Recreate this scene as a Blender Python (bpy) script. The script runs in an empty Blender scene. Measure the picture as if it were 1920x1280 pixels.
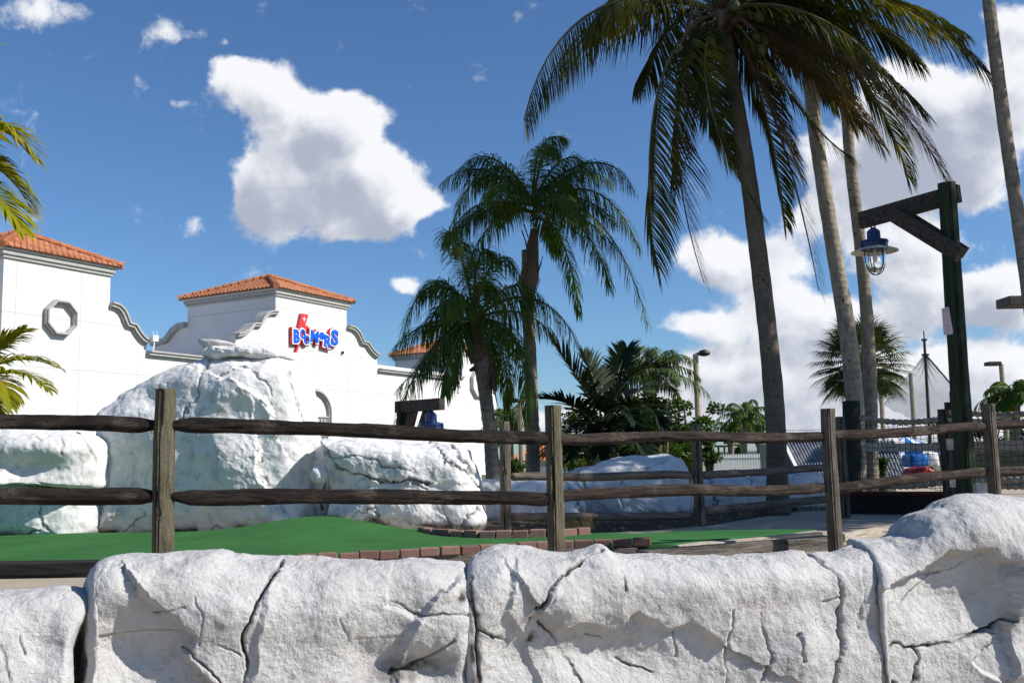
import bpy, math, random
import numpy as np
from mathutils import Vector, Matrix
D = bpy.data
SC = bpy.context.scene
R_ = math.radians
# ------------------------------------------------------------------ camera
EYE = 1.6
CAMP = Vector((0, 0, EYE))
FPX = 1867.0
PITCH, ROLL = R_(6.75), 0.021
cp, sp = math.cos(PITCH), math.sin(PITCH)
cr, sr = math.cos(ROLL), math.sin(ROLL)
FWD = Vector((0, cp, sp)); U0 = Vector((0, -sp, cp)); R0 = Vector((1, 0, 0))
RT = R0 * cr - U0 * sr; UP = U0 * cr + R0 * sr
cam = D.cameras.new('camera'); cam.sensor_width = 36; cam.lens = FPX / 1920 * 36
cam.clip_end = 6000
camo = D.objects.new('camera', cam); SC.collection.objects.link(camo)
M3 = Matrix((RT, UP, -FWD)).transposed()
camo.matrix_world = Matrix.Translation(CAMP) @ M3.to_4x4()
SC.camera = camo
# ------------------------------------------------------------------ light
SUN_AZ, SUN_EL = R_(-13.0), R_(38.0)          # azimuth measured from +X towards +Y
sd = Vector((math.cos(SUN_AZ) * math.cos(SUN_EL), math.sin(SUN_AZ) * math.cos(SUN_EL), math.sin(SUN_EL)))
sun = D.lights.new('sun', 'SUN'); sun.energy = 4.8; sun.angle = R_(0.53); sun.color = (1, .95, .87)
suno = D.objects.new('sun', sun); SC.collection.objects.link(suno)
suno.rotation_euler = sd.to_track_quat('Z', 'Y').to_euler(); suno.location = (20, 0, 30)
SC.view_settings.view_transform = 'Standard'; SC.view_settings.look = 'None'
SC.view_settings.exposure = 0.35; SC.view_settings.gamma = 1
SC.cycles.max_bounces = 6; SC.cycles.transparent_max_bounces = 8

def ray(px, py):
    return RT * ((px - 960) / FPX) + UP * ((640 - py) / FPX) + FWD
def at(px, py, Y):
    r = ray(px, py); return CAMP + r * (Y / r.y)
def gz(px, py, z):
    r = ray(px, py); return CAMP + r * ((z - EYE) / r.z)
def proj(P):
    P = np.asarray(P, float) - np.array(CAMP)
    x = P @ np.array(RT); y = P @ np.array(UP); z = np.maximum(P @ np.array(FWD), .05)
    return 960 + FPX * x / z, 640 - FPX * y / z

# ------------------------------------------------------------------ world
W = D.worlds.new('World'); SC.world = W; W.use_nodes = True
nt = W.node_tree; nt.nodes.clear()
class X:
    """tiny expression layer over math nodes"""
    t = nt
    def __init__(s, v): s.v = v
    @staticmethod
    def m(op, *a, clamp=False):
        n = X.t.nodes.new('ShaderNodeMath'); n.operation = op; n.use_clamp = clamp
        for i, q in enumerate(a):
            q = q.v if isinstance(q, X) else q
            if isinstance(q, (int, float)): n.inputs[i].default_value = q
            else: X.t.links.new(q, n.inputs[i])
        return X(n.outputs[0])
    def __add__(s, o): return X.m('ADD', s, o)
    def __sub__(s, o): return X.m('SUBTRACT', s, o)
    def __mul__(s, o): return X.m('MULTIPLY', s, o)
    def __truediv__(s, o): return X.m('DIVIDE', s, o)
def vm(op, a, b=None, out=0):
    n = X.t.nodes.new('ShaderNodeVectorMath'); n.operation = op
    for i, q in enumerate((a, b)):
        if q is None: continue
        if isinstance(q, (tuple, list)): n.inputs[i].default_value = q
        else: X.t.links.new(q, n.inputs[i])
    return n.outputs[out]
def smooth(x, a, b):
    n = X.t.nodes.new('ShaderNodeMapRange'); n.interpolation_type = 'SMOOTHSTEP'
    n.inputs[1].default_value = a; n.inputs[2].default_value = b
    X.t.links.new(x.v, n.inputs[0]); return X(n.outputs[0])
def noise(vec, scale, detail=5, rough=.55, dist=0.0, col=False):
    n = X.t.nodes.new('ShaderNodeTexNoise'); n.inputs['Scale'].default_value = scale
    n.inputs['Detail'].default_value = detail; n.inputs['Roughness'].default_value = rough
    n.inputs['Distortion'].default_value = dist
    X.t.links.new(vec, n.inputs['Vector'])
    return n.outputs['Color'] if col else X(n.outputs[0])
def mixc(f, a, b, t='MIX'):
    n = X.t.nodes.new('ShaderNodeMix'); n.data_type = 'RGBA'; n.blend_type = t
    n.clamp_factor = True
    for i, q in ((0, f), (6, a), (7, b)):
        q = q.v if isinstance(q, X) else q
        if isinstance(q, (int, float)): n.inputs[i].default_value = q
        elif isinstance(q, (tuple, list)): n.inputs[i].default_value = tuple(q) + ((1,) if len(q) == 3 else ())
        else: X.t.links.new(q, n.inputs[i])
    return n.outputs[2]
sky = nt.nodes.new('ShaderNodeTexSky'); sky.sky_type = 'NISHITA'; sky.sun_disc = False
sky.sun_elevation = SUN_EL; sky.sun_rotation = math.pi / 2 - SUN_AZ
sky.air_density = 1.0; sky.dust_density = .35; sky.ozone_density = 3.5; sky.altitude = 0
tc = nt.nodes.new('ShaderNodeTexCoord')
sx = nt.nodes.new('ShaderNodeSeparateXYZ'); nt.links.new(tc.outputs['Generated'], sx.inputs[0])
yy = X.m('MAXIMUM', X(sx.outputs[1]), .06)
cb = nt.nodes.new('ShaderNodeCombineXYZ')
nt.links.new((X(sx.outputs[0]) / yy).v, cb.inputs[0]); nt.links.new((X(sx.outputs[2]) / yy).v, cb.inputs[1])
# patches of cumulus: (px, py, rx, ry, weight) measured on the photograph, held as sky directions
CL = [(480,155,95,58,.8),(425,135,50,42,.5),(560,215,130,75,1),(655,225,85,62,.95),(600,310,165,100,1.1),(715,330,105,70,1.0),(765,385,80,36,.6),(500,350,60,70,.5),
      (760,375,85,45,.75),(560,395,135,65,1),(690,415,110,42,.8),(480,330,60,80,.45),
      (70,15,120,45,.42),(330,55,90,32,.35),(160,92,30,18,.25),(370,415,34,36,.33),(750,538,38,24,.6),(335,200,26,12,.22),(420,80,22,18,.25),
      (1690,190,120,90,1),(1800,240,190,120,1.3),(1650,310,170,110,1.2),(1900,150,90,100,1),(1910,40,90,50,.5),(1780,330,150,70,.9),
      (1330,470,95,55,.8),(1420,500,120,60,.9),(1560,420,110,60,.9),(1700,470,130,80,1.2),(1790,560,150,60,1.1),(1890,560,90,80,1.1),
      (1480,590,170,60,.9),(1330,610,120,32,.6),(1620,620,170,42,.85),(1370,690,170,60,.95),(1540,710,180,75,1),(1300,760,190,42,.8),
      (1800,700,190,70,1.0),(1600,790,300,50,.8),(1150,745,110,28,.55),(1860,800,160,50,.7),(1000,790,160,40,.5)]
def tang(px, py):
    r = ray(px, py); return r.x / r.y, r.z / r.y
def cfield(vec):
    tot = None
    for (px, py, rx, ry, w) in CL:
        u, v = tang(px, py)
        d = vm('SUBTRACT', vec, (u, v, 0)); d = vm('MULTIPLY', d, (FPX / rx * .8, FPX / ry * .8, 0))
        l = X(vm('DOT_PRODUCT', d, d, 1))
        q = X.m('SUBTRACT', 1, l, clamp=True); q = q * q * w
        tot = q if tot is None else tot + q
    return tot
P0 = cb.outputs[0]
wc = noise(P0, 9, 4, .6, col=True)
wv = vm('MULTIPLY', vm('SUBTRACT', wc, (.5, .5, .5)), (.075, .05, 0))
PW = vm('ADD', P0, wv)
f1 = cfield(PW); f2 = cfield(vm('ADD', PW, (.020, .024, 0)))
n1 = noise(P0, 17, 13, .66, .25); n2 = noise(vm('ADD', P0, (.012, .015, 0)), 17, 7, .6, .25)
den = smooth(f1 + (n1 - .5) * 1.35, .13, .52)
lit = smooth((f2 * .8 + (n2 - .5) * 1.7) - (n1 - .5) * .7, .10, 1.25)
vv = nt.nodes.new('ShaderNodeSeparateXYZ'); nt.links.new(P0, vv.inputs[0])
ccol = mixc(lit, (.92, .93, .96), (.42, .46, .56))
cl_sc = mixc(1.0, ccol, (8.2, 8.2, 8.2), 'MULTIPLY')
lp = sky.outputs[0]
skc = mixc(1.0, lp, (.60, .79, .98), 'MULTIPLY')
bg = nt.nodes.new('ShaderNodeBackground'); bg.inputs[1].default_value = .10
nt.links.new(mixc(den * .97, skc, cl_sc), bg.inputs[0])
ow = nt.nodes.new('ShaderNodeOutputWorld'); nt.links.new(bg.outputs[0], ow.inputs[0])

# ------------------------------------------------------------------ materials
def newmat(name):
    m = D.materials.new(name); m.use_nodes = True; X.t = m.node_tree
    b = m.node_tree.nodes['Principled BSDF']
    return m, b
def coords(kind='Object', scale=(1, 1, 1), rnd=True):
    t = X.t.nodes.new('ShaderNodeTexCoord'); v = t.outputs[kind]
    if rnd:
        oi = X.t.nodes.new('ShaderNodeObjectInfo')
        v = vm('ADD', v, vm('MULTIPLY', vm('ADD', oi.outputs['Location'], (.37, .11, .73)), (1.7, 2.3, 1.9)))
        r = X(oi.outputs['Random']) * 37.0
        c = X.t.nodes.new('ShaderNodeCombineXYZ'); X.t.links.new(r.v, c.inputs[0]); X.t.links.new(r.v, c.inputs[1])
        v = vm('ADD', v, c.outputs[0])
    return vm('MULTIPLY', v, scale)
def bump(b, h, strength, dist):
    n = X.t.nodes.new('ShaderNodeBump'); n.inputs['Strength'].default_value = strength
    n.inputs['Distance'].default_value = dist
    X.t.links.new(h.v if isinstance(h, X) else h, n.inputs['Height'])
    X.t.links.new(n.outputs[0], b.inputs['Normal'])
def setc(b, c):
    if isinstance(c, (tuple, list)): b.inputs['Base Color'].default_value = tuple(c) + (1,)
    else: X.t.links.new(c, b.inputs['Base Color'])
def plain(name, c, rough=.6, metal=0, var=.18, scale=6, bmp=.0, spec=.4):
    m, b = newmat(name); v = coords()
    n = noise(v, scale, 6, .6)
    c2 = tuple(x * (1 - var) for x in c); c1 = tuple(min(1, x * (1 + var * .5)) for x in c)
    setc(b, mixc(smooth(n, .3, .7), c2, c1)); b.inputs['Roughness'].default_value = rough
    b.inputs['Metallic'].default_value = metal; b.inputs['Specular IOR Level'].default_value = spec
    if bmp: bump(b, noise(v, scale * 6, 4, .6), bmp, .01)
    return m
def attr(name):
    a = X.t.nodes.new('ShaderNodeAttribute'); a.attribute_name = name; return X(a.outputs['Fac'])

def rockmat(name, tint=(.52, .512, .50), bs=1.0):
    m, b = newmat(name); v = coords(rnd=False)
    big = noise(v, 2.3, 5, .6); st = noise(v, 6.5, 7, .68, .4); pk = noise(vm('ADD', v, (9, 3, 5)), 3.1, 4, .6)
    c = mixc(smooth(big, .40, .72), tint, tuple(x * .86 for x in tint))
    c = mixc(smooth(st, .46, .72) * .62, c, (.29, .28, .28))
    sk_ = noise(vm('MULTIPLY', vm('ADD', v, (3, 1, 7)), (5.5, 5.5, 1.0)), 1.6, 6, .7)
    c = mixc(smooth(sk_, .56, .78) * .40, c, (.25, .23, .215))
    br = noise(vm('ADD', v, (2, 12, 4)), 4.2, 6, .75)
    c = mixc(smooth(br, .66, .76) * .55, c, (.20, .155, .11))
    c = mixc(smooth(pk, .58, .76) * .35, c, (.50, .41, .375))
    fine = noise(v, 85, 4, .7)
    c = mixc(smooth(fine, .50, .72) * .42, c, (.24, .23, .225))
    dk = attr('dirt')
    c = mixc(X.m('MINIMUM', dk * (noise(v, 12, 4, .7) * 1.5 + .45), 1.0), c, (.055, .042, .032))
    setc(b, c); b.inputs['Roughness'].default_value = .85; b.inputs['Specular IOR Level'].default_value = .25
    h = noise(v, 75, 5, .68) * .55 + noise(v, 26, 4, .6) * .9 + noise(v, 190, 2, .5) * .22
    bump(b, h, .85 * bs, .016)
    return m
M = {}
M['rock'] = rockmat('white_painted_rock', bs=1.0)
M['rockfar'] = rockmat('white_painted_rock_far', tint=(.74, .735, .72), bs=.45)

def woodmat(name, ca, cb_, cc, rough=.8, bs=1.0, sc=1.0):
    m, b = newmat(name); v = coords(scale=(.9 * sc, 9 * sc, 9 * sc)); v2 = coords(scale=(1, 1, 1))
    g = noise(v, 3.0, 8, .66, .6); g2 = noise(v, 9, 6, .7); pt = noise(v2, 5, 5, .6)
    c = mixc(smooth(g, .34, .68), ca, cb_); c = mixc(smooth(pt, .50, .70) * smooth(g2, .35, .6) * .8, c, cc)
    c = mixc(smooth(g2, .56, .72) * .75, c, tuple(x * .25 for x in ca))
    setc(b, c); b.inputs['Roughness'].default_value = rough; b.inputs['Specular IOR Level'].default_value = .25
    bump(b, g * .8 + g2 * .7 + noise(v2, 45, 4, .7) * .4, 1.0 * bs, .03)
    return m
M['rail'] = woodmat('weathered_dark_rail', (.008, .006, .0045), (.055, .037, .028), (.17, .135, .11), bs=1.6, sc=1.3)
M['railmid'] = woodmat('weathered_brown_rail', (.022, .015, .011), (.12, .083, .062), (.24, .19, .155), bs=1.6, sc=1.3)
M['railgrey'] = woodmat('weathered_grey_rail', (.10, .08, .062), (.26, .21, .165), (.16, .14, .12))
M['post'] = woodmat('treated_post', (.10, .088, .058), (.20, .17, .11), (.075, .06, .045))
M['postgrey'] = woodmat('weathered_grey_post', (.085, .073, .058), (.19, .165, .13), (.06, .05, .04))
M['postgreen'] = woodmat('green_treated_post', (.013, .026, .013), (.036, .060, .030), (.030, .030, .02), sc=.8)
M['beam'] = woodmat('dark_beam', (.035, .028, .022), (.11, .088, .07), (.08, .07, .06))
M['timber'] = woodmat('kerb_timber', (.07, .06, .052), (.24, .21, .18), (.13, .11, .095), sc=.8)
M['timberdark'] = woodmat('dark_kerb_timber', (.014, .012, .011), (.045, .038, .034), (.03, .03, .03), sc=.8)
M['creamwood'] = woodmat('cream_board', (.42, .36, .28), (.60, .53, .43), (.40, .34, .27))
M['endgrain'] = plain('post_end_grain', (.07, .06, .05), .9, var=.5, scale=30, bmp=.5)
M['rope'] = plain('rope', (.30, .25, .19), .9, var=.5, scale=14, bmp=.4)
M['blue'] = plain('blue_enamel', (.003, .020, .105), .35, var=.25, spec=.5)
M['blueglow'] = plain('blue_plastic', (.01, .14, .50), .45, var=.2)
M['redp'] = plain('red_plastic', (.45, .03, .03), .5)
M['reddk'] = plain('dark_red_paint', (.10, .012, .012), .7, var=.5)
M['shadew'] = plain('white_enamel', (.62, .62, .56), .4)
M['tan'] = plain('tan_pole_paint', (.42, .34, .23), .6, var=.2)
M['fixture'] = plain('brown_fixture', (.045, .036, .03), .5)
M['greytrim'] = plain('grey_trim_paint', (.40, .388, .37), .8, var=.12)
M['trimlight'] = plain('pale_trim_paint', (.55, .54, .52), .8, var=.12)
M['cloth'] = plain('dull_cloth', (.02, .03, .02), .9, var=.4, bmp=.6)
M['paper'] = plain('weathered_paper', (.55, .44, .46), .8, var=.2, scale=20)
M['net'] = plain('black_net', (.012, .012, .012), .9)
M['steel'] = plain('galvanised_steel', (.33, .34, .36), .45, metal=.4)
M['winglass'] = plain('window_glass', (.30, .36, .38), .15, var=.1)
M['whitepaint'] = plain('white_paint', (.78, .77, .74), .7, var=.06)
M['bluetile'] = plain('blue_letter', (.004, .10, .72), .35, var=.04)
M['signred'] = plain('red_sign_face', (.62, .035, .04), .4, var=.08)
M['signwhite'] = plain('white_sign_trim', (.86, .86, .86), .45, var=.03)
M['shed'] = plain('shed_roof_metal', (.40, .42, .46), .5, var=.3, metal=.2)
M['asphalt'] = plain('asphalt', (.055, .055, .055), .9, scale=8, bmp=.3)
M['coconut'] = plain('coconut_husk', (.05, .06, .010), .5, var=.5, scale=3)

def stucco():
    m, b = newmat('white_stucco'); v = coords(rnd=False)
    s = X.t.nodes.new('ShaderNodeSeparateXYZ'); X.t.links.new(v, s.inputs[0])
    def seam(c, per, off):
        q = X.m('ABSOLUTE', X.m('SUBTRACT', X.m('FRACT', (c + off) / per), .5))
        return smooth(X.m('MULTIPLY', q, per), .006, .016)
    sm = X.m('MINIMUM', seam(X(s.outputs[0]), 2.3, 12.6), seam(X(s.outputs[2]), 1.6, -.05))
    n = noise(v, 1.2, 5, .6)
    c = mixc(smooth(n, .35, .75), (.67, .66, .65), (.62, .61, .595))
    stk = noise(vm('MULTIPLY', v, (3.2, 3.2, .35)), 1.5, 6, .7)
    c = mixc(smooth(stk, .52, .80) * .30, c, (.42, .40, .38))
    setc(b, mixc(sm, (.40, .39, .38), c)); b.inputs['Roughness'].default_value = .9
    b.inputs['Specular IOR Level'].default_value = .2
    bump(b, noise(v, 60, 3, .6), .15, .01)
    return m
M['stucco'] = stucco()
def tilemat():
    m, b = newmat('terracotta_tile'); v = coords(rnd=False)
    w = X.t.nodes.new('ShaderNodeTexVoronoi'); w.inputs['Scale'].default_value = 3.6; X.t.links.new(v, w.inputs['Vector'])
    s = X.t.nodes.new('ShaderNodeSeparateXYZ'); X.t.links.new(w.outputs['Color'], s.inputs[0])
    c = mixc(X(s.outputs[0]), (.36, .120, .048), (.50, .215, .105))
    c = mixc(smooth(noise(v, 7, 5, .6), .5, .75) * .6, c, (.30, .10, .05))
    setc(b, c); b.inputs['Roughness'].default_value = .8
    return m
M['tile'] = tilemat()
def brickmat():
    m, b = newmat('red_kerb_brick'); v = coords()
    oi = X.t.nodes.new('ShaderNodeObjectInfo')
    c = mixc(X(oi.outputs['Random']), (.17, .088, .068), (.29, .165, .13))
    c = mixc(smooth(noise(v, 25, 5, .7), .5, .75) * .6, c, (.12, .075, .06))
    setc(b, c); b.inputs['Roughness'].default_value = .9; bump(b, noise(v, 60, 4, .7), .6, .01)
    return m
M['brick'] = brickmat()
def turf():
    m, b = newmat('green_carpet_turf'); v = coords(rnd=False)
    n = noise(v, 1.1, 4, .6); f = noise(v, 240, 2, .6)
    c = mixc(smooth(n, .3, .7), (.036, .125, .034), (.055, .172, .050)); c = mixc(smooth(noise(vm('MULTIPLY', v, (1, 6, 1)), 2.5, 5, .7), .45, .75) * .35, c, (.05, .14, .05))
    c = mixc(f * .5, c, (.020, .095, .028)); setc(b, c)
    b.inputs['Roughness'].default_value = .95; b.inputs['Specular IOR Level'].default_value = .1
    bump(b, f, .5, .006); return m
M['turf'] = turf()
def concrete():
    m, b = newmat('path_concrete'); v = coords(rnd=False)
    c = mixc(smooth(noise(v, .8, 6, .6), .3, .7), (.42, .35, .26), (.33, .28, .22))
    c = mixc(smooth(noise(v, 60, 3, .6), .5, .8) * .4, c, (.22, .19, .15)); setc(b, c)
    b.inputs['Roughness'].default_value = .9; bump(b, noise(v, 90, 3, .6), .3, .005); return m
M['concrete'] = concrete()
def mulch():
    m, b = newmat('leaf_mulch'); v = coords(rnd=False)
    c = mixc(smooth(noise(v, 22, 6, .75), .35, .65), (.018, .012, .008), (.085, .055, .032))
    c = mixc(smooth(noise(v, 40, 3, .6), .64, .72), c, (.30, .22, .14)); setc(b, c)
    b.inputs['Roughness'].default_value = .95; bump(b, noise(v, 40, 5, .7), 1, .03); return m
M['mulch'] = mulch()
def grassgnd():
    m, b = newmat('lawn'); v = coords(rnd=False)
    c = mixc(smooth(noise(v, .15, 6, .7), .3, .7), (.05, .085, .02), (.12, .11, .05)); setc(b, c)
    b.inputs['Roughness'].default_value = .95; return m
M['lawn'] = grassgnd()
def leafmat(name, ca, cb_, trans=.35, cc=None, sc=2.0):
    m, b = newmat(name); v = coords(rnd=False)
    n = noise(v, sc, 4, .6)
    c = mixc(smooth(n, .3, .7), ca, cb_)
    if cc: c = mixc(smooth(noise(vm('ADD', v, (4, 8, 1)), sc * .6, 3, .6), .50, .68), c, cc)
    setc(b, c); b.inputs['Roughness'].default_value = .6; b.inputs['Specular IOR Level'].default_value = .18
    t = X.t.nodes.new('ShaderNodeBsdfTranslucent')
    X.t.links.new(mixc(1.0, c, (1.5, 1.5, .6), 'MULTIPLY'), t.inputs[0])
    mx = X.t.nodes.new('ShaderNodeMixShader'); mx.inputs[0].default_value = trans
    X.t.links.new(b.outputs[0], mx.inputs[1]); X.t.links.new(t.outputs[0], mx.inputs[2])
    X.t.links.new(mx.outputs[0], X.t.nodes['Material Output'].inputs[0]); return m
M['coco'] = leafmat('coconut_leaf', (.024, .031, .005), (.055, .060, .008), .32, (.17, .14, .015))
M['cocodry'] = leafmat('dry_coconut_leaf', (.060, .038, .020), (.11, .072, .04), .25)
M['queen'] = leafmat('queen_palm_leaf', (.036, .078, .012), (.075, .135, .018), .32, (.14, .18, .022))
M['broad'] = leafmat('dark_palm_leaf', (.006, .016, .004), (.013, .027, .007), .10)
M['sabal'] = leafmat('fan_palm_leaf', (.020, .042, .010), (.045, .072, .018), .2, (.10, .09, .03))
M['yellowpalm'] = leafmat('sunlit_palm_leaf', (.14, .17, .006), (.30, .27, .009), .38, (.42, .28, .014), 3)
M['farpalm'] = leafmat('far_palm_leaf', (.05, .085, .025), (.10, .14, .04), .25)
M['bush'] = leafmat('bush_leaf', (.025, .060, .010), (.06, .11, .016), .3, (.10, .13, .02), 1.5)
M['bushdk'] = leafmat('dark_bush_leaf', (.012, .028, .007), (.028, .050, .010), .22, (.045, .07, .012), 1.5)
M['drygrass'] = leafmat('dry_grass', (.26, .17, .07), (.34, .26, .12), .2)
def trunkmat(name, ca, cb_, ring=48, cc=(.05, .045, .03)):
    m, b = newmat(name); v = coords(rnd=False)
    s = X.t.nodes.new('ShaderNodeSeparateXYZ'); X.t.links.new(v, s.inputs[0])
    nz = noise(v, 3, 4, .6)
    w = X.m('SINE', (X(s.outputs[2]) + nz * .22) * ring)
    big = noise(v, 1.4, 5, .6); fine = noise(vm('MULTIPLY', v, (12, 12, 2)), 2, 6, .7)
    c = mixc(smooth(big, .3, .7), ca, cb_); c = mixc(smooth(w, .5, 1.0) * (smooth(noise(v, 2.2, 4, .6), .35, .7) * .45), c, cc); c = mixc(smooth(noise(vm('MULTIPLY', v, (3, 3, 1)), 5, 6, .75), .45, .7) * .55, c, cc)
    c = mixc(smooth(fine, .50, .75) * .5, c, cc)
    c = mixc(smooth(noise(v, 11, 2, .5), .68, .73), c, (.02, .018, .014))
    setc(b, c); b.inputs['Roughness'].default_value = .9; b.inputs['Specular IOR Level'].default_value = .2
    bump(b, w * .15 + fine * .7, .9, .02); return m
M['trunk'] = trunkmat('palm_trunk', (.20, .175, .14), (.31, .27, .215))
M['trunkdark'] = trunkmat('coconut_trunk', (.095, .08, .062), (.165, .14, .11))
M['trunkpale'] = trunkmat('pale_palm_trunk', (.27, .23, .18), (.38, .34, .27))
M['trunkbrown'] = trunkmat('brown_palm_trunk', (.13, .095, .06), (.21, .155, .10))
def glass():
    m, b = newmat('lamp_glass'); b.inputs['Base Color'].default_value = (.95, .97, .97, 1)
    b.inputs['Roughness'].default_value = .04; b.inputs['Transmission Weight'].default_value = 1
    b.inputs['IOR'].default_value = 1.12; return m
M['glass'] = glass()
def mesh_fabric(name, c, alpha):
    m, b = newmat(name); b.inputs['Base Color'].default_value = c + (1,); b.inputs['Roughness'].default_value = .8
    b.inputs['Alpha'].default_value = alpha; return m
M['sailnet'] = mesh_fabric('sheer_net', (.30, .31, .33), .42)

# ------------------------------------------------------------------ object helpers
COL = SC.collection
def tag(o, label=None, cat=None, group=None, kind=None):
    if label: o['label'] = label
    if cat: o['category'] = cat
    if group: o['group'] = group
    if kind: o['kind'] = kind
    return o
def empty(name, loc, label, cat, group=None):
    o = D.objects.new(name, None); COL.objects.link(o); o.location = loc; o.empty_display_size = .2
    return tag(o, label, cat, group)
def link(name, V, F, mat, parent=None, smooth_=True, local=False, mats=None, midx=None, dirt=None):
    V = np.asarray(V, float).reshape(-1, 3)
    if parent is not None and not local: V = V - np.array(parent.location)
    me = D.meshes.new(name); me.from_pydata(V.tolist(), [], F)
    for mm in (mats or [mat]): me.materials.append(mm)
    if midx is not None: me.polygons.foreach_set('material_index', midx)
    if smooth_: me.polygons.foreach_set('use_smooth', [True] * len(me.polygons))
    if dirt is not None:
        a = me.attributes.new('dirt', 'FLOAT', 'POINT'); a.data.foreach_set('value', np.asarray(dirt, 'f').ravel())
    me.update()
    o = D.objects.new(name, me); COL.objects.link(o)
    if parent is not None: o.parent = parent
    return o
class MB:
    def __init__(s): s.V = []; s.F = []
    def add(s, V, F):
        n = len(s.V); s.V += [tuple(v) for v in V]; s.F += [tuple(i + n for i in f) for f in F]
    def box(s, lo, hi, T=None):
        V = [Vector((x, y, z)) for z in (lo[2], hi[2]) for y in (lo[1], hi[1]) for x in (lo[0], hi[0])]
        if T is not None: V = [T @ v for v in V]
        s.add(V, [(0, 2, 3, 1), (4, 5, 7, 6), (0, 1, 5, 4), (2, 6, 7, 3), (0, 4, 6, 2), (1, 3, 7, 5)])
    def beam(s, a, b, w, h, up=Vector((0, 0, 1))):
        a = Vector(a); b = Vector(b); d = (b - a); L = d.length; d.normalize()
        sdv = d.cross(up).normalized(); u = sdv.cross(d)
        T = Matrix.Translation(a) @ Matrix((d, sdv, u)).transposed().to_4x4()
        s.box((0, -w / 2, -h / 2), (L, w / 2, h / 2), T)
    def tube(s, pts, rad, n=8, caps=True):
        pts = [Vector(p) for p in pts]
        if not isinstance(rad, (list, tuple, np.ndarray)): rad = [rad] * len(pts)
        V = []; F = []; ref = None
        for i, p in enumerate(pts):
            t = (pts[min(i + 1, len(pts) - 1)] - pts[max(i - 1, 0)]).normalized()
            if ref is None: ref = t.orthogonal().normalized()
            ref = (ref - t * ref.dot(t)).normalized(); b = t.cross(ref)
            for k in range(n):
                a = 2 * math.pi * k / n; V.append(p + (ref * math.cos(a) + b * math.sin(a)) * rad[i])
        for i in range(len(pts) - 1):
            for k in range(n):
                k2 = (k + 1) % n; F.append((i * n + k, i * n + k2, (i + 1) * n + k2, (i + 1) * n + k))
        if caps: F.append(tuple(range(n))[::-1]); F.append(tuple((len(pts) - 1) * n + k for k in range(n)))
        s.add(V, F)
    def lathe(s, c, prof, n=24, caps=True):
        V = []; F = []
        for (r, z) in prof:
            for k in range(n):
                a = 2 * math.pi * k / n; V.append((c[0] + r * math.cos(a), c[1] + r * math.sin(a), c[2] + z))
        for i in range(len(prof) - 1):
            for k in range(n):
                k2 = (k + 1) % n; F.append((i * n + k, i * n + k2, (i + 1) * n + k2, (i + 1) * n + k))
        if caps: F.append(tuple(range(n))[::-1]); F.append(tuple((len(prof) - 1) * n + k for k in range(n)))
        s.add(V, F)
    def prism(s, poly, y0, y1):
        """polygon in (x, z), extruded along y"""
        n = len(poly); V = [(p[0], y0, p[1]) for p in poly] + [(p[0], y1, p[1]) for p in poly]
        F = [tuple(range(n)), tuple(range(2 * n - 1, n - 1, -1))]
        F += [(i, n + i, n + (i + 1) % n, (i + 1) % n) for i in range(n)]
        s.add(V, F)
    def build(s, name, mat, parent=None, smooth_=False, local=False):
        o = link(name, s.V, s.F, mat, parent, smooth_, local); return o
def bevel(o, w=.01, seg=2):
    m = o.modifiers.new('b', 'BEVEL'); m.width = w; m.segments = seg; m.limit_method = 'ANGLE'; return o

# ------------------------------------------------------------------ numpy noise
def _h(i, j, k, s):
    h = (i * 374761393 + j * 668265263 + k * 2147483647 + s * 1274126177) & 0xFFFFFFFF
    h = ((h ^ (h >> 13)) * 1274126177) & 0xFFFFFFFF
    h = ((h ^ (h >> 16)) * 2246822519) & 0xFFFFFFFF
    return ((h ^ (h >> 15)) & 0xFFFFFF) / float(0xFFFFFF)
def vnoise(P, s=0):
    I = np.floor(P).astype(np.int64); f = P - I; f = f * f * f * (f * (f * 6 - 15) + 10)
    r = 0
    for a in (0, 1):
        for b in (0, 1):
            for c in (0, 1):
                w = (f[..., 0] if a else 1 - f[..., 0]) * (f[..., 1] if b else 1 - f[..., 1]) * (f[..., 2] if c else 1 - f[..., 2])
                r = r + w * _h(I[..., 0] + a, I[..., 1] + b, I[..., 2] + c, s)
    return r * 2 - 1
def fbm(P, o=4, s=0, g=.5):
    r = 0; a = 1; 
    for i in range(o): r = r + a * vnoise(P * 2 ** i + 17.3 * i, s + i); a *= g
    return r
def facets(P, s=0, k=5.0, tilt=.5):
    """soft-edged tilted planes: chipped rock faces"""
    I = np.floor(P).astype(np.int64); num = 0; dn = 0
    for a in (-1, 0, 1):
        for b in (-1, 0, 1):
            for c in (-1, 0, 1):
                i, j, kk = I[..., 0] + a, I[..., 1] + b, I[..., 2] + c
                C = np.stack([i + _h(i, j, kk, s), j + _h(i, j, kk, s + 1), kk + _h(i, j, kk, s + 2)], -1)
                d = P - C; r2 = (d ** 2).sum(-1)
                g = np.stack([_h(i, j, kk, s + 3) - .5, _h(i, j, kk, s + 4) - .5, _h(i, j, kk, s + 5) - .5], -1) * 2 * tilt
                w = np.exp(-k * r2); num = num + w * ((g * d).sum(-1) + (_h(i, j, kk, s + 6) - .5) * .6); dn = dn + w
    return num / dn
def polydist(x, y, pts):
    """distance and signed side to an image polyline"""
    best = np.full(x.shape, 1e9); sg = np.zeros(x.shape)
    for (ax, ay), (bx, by) in zip(pts[:-1], pts[1:]):
        dx, dy = bx - ax, by - ay; L = dx * dx + dy * dy
        t = np.clip(((x - ax) * dx + (y - ay) * dy) / L, 0, 1)
        ex = x - ax - t * dx; ey = y - ay - t * dy; d = np.hypot(ex, ey)
        m = d < best; best = np.where(m, d, best); sg = np.where(m, np.sign(dx * (y - ay) - dy * (x - ax)), sg)
    return best, sg
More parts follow.
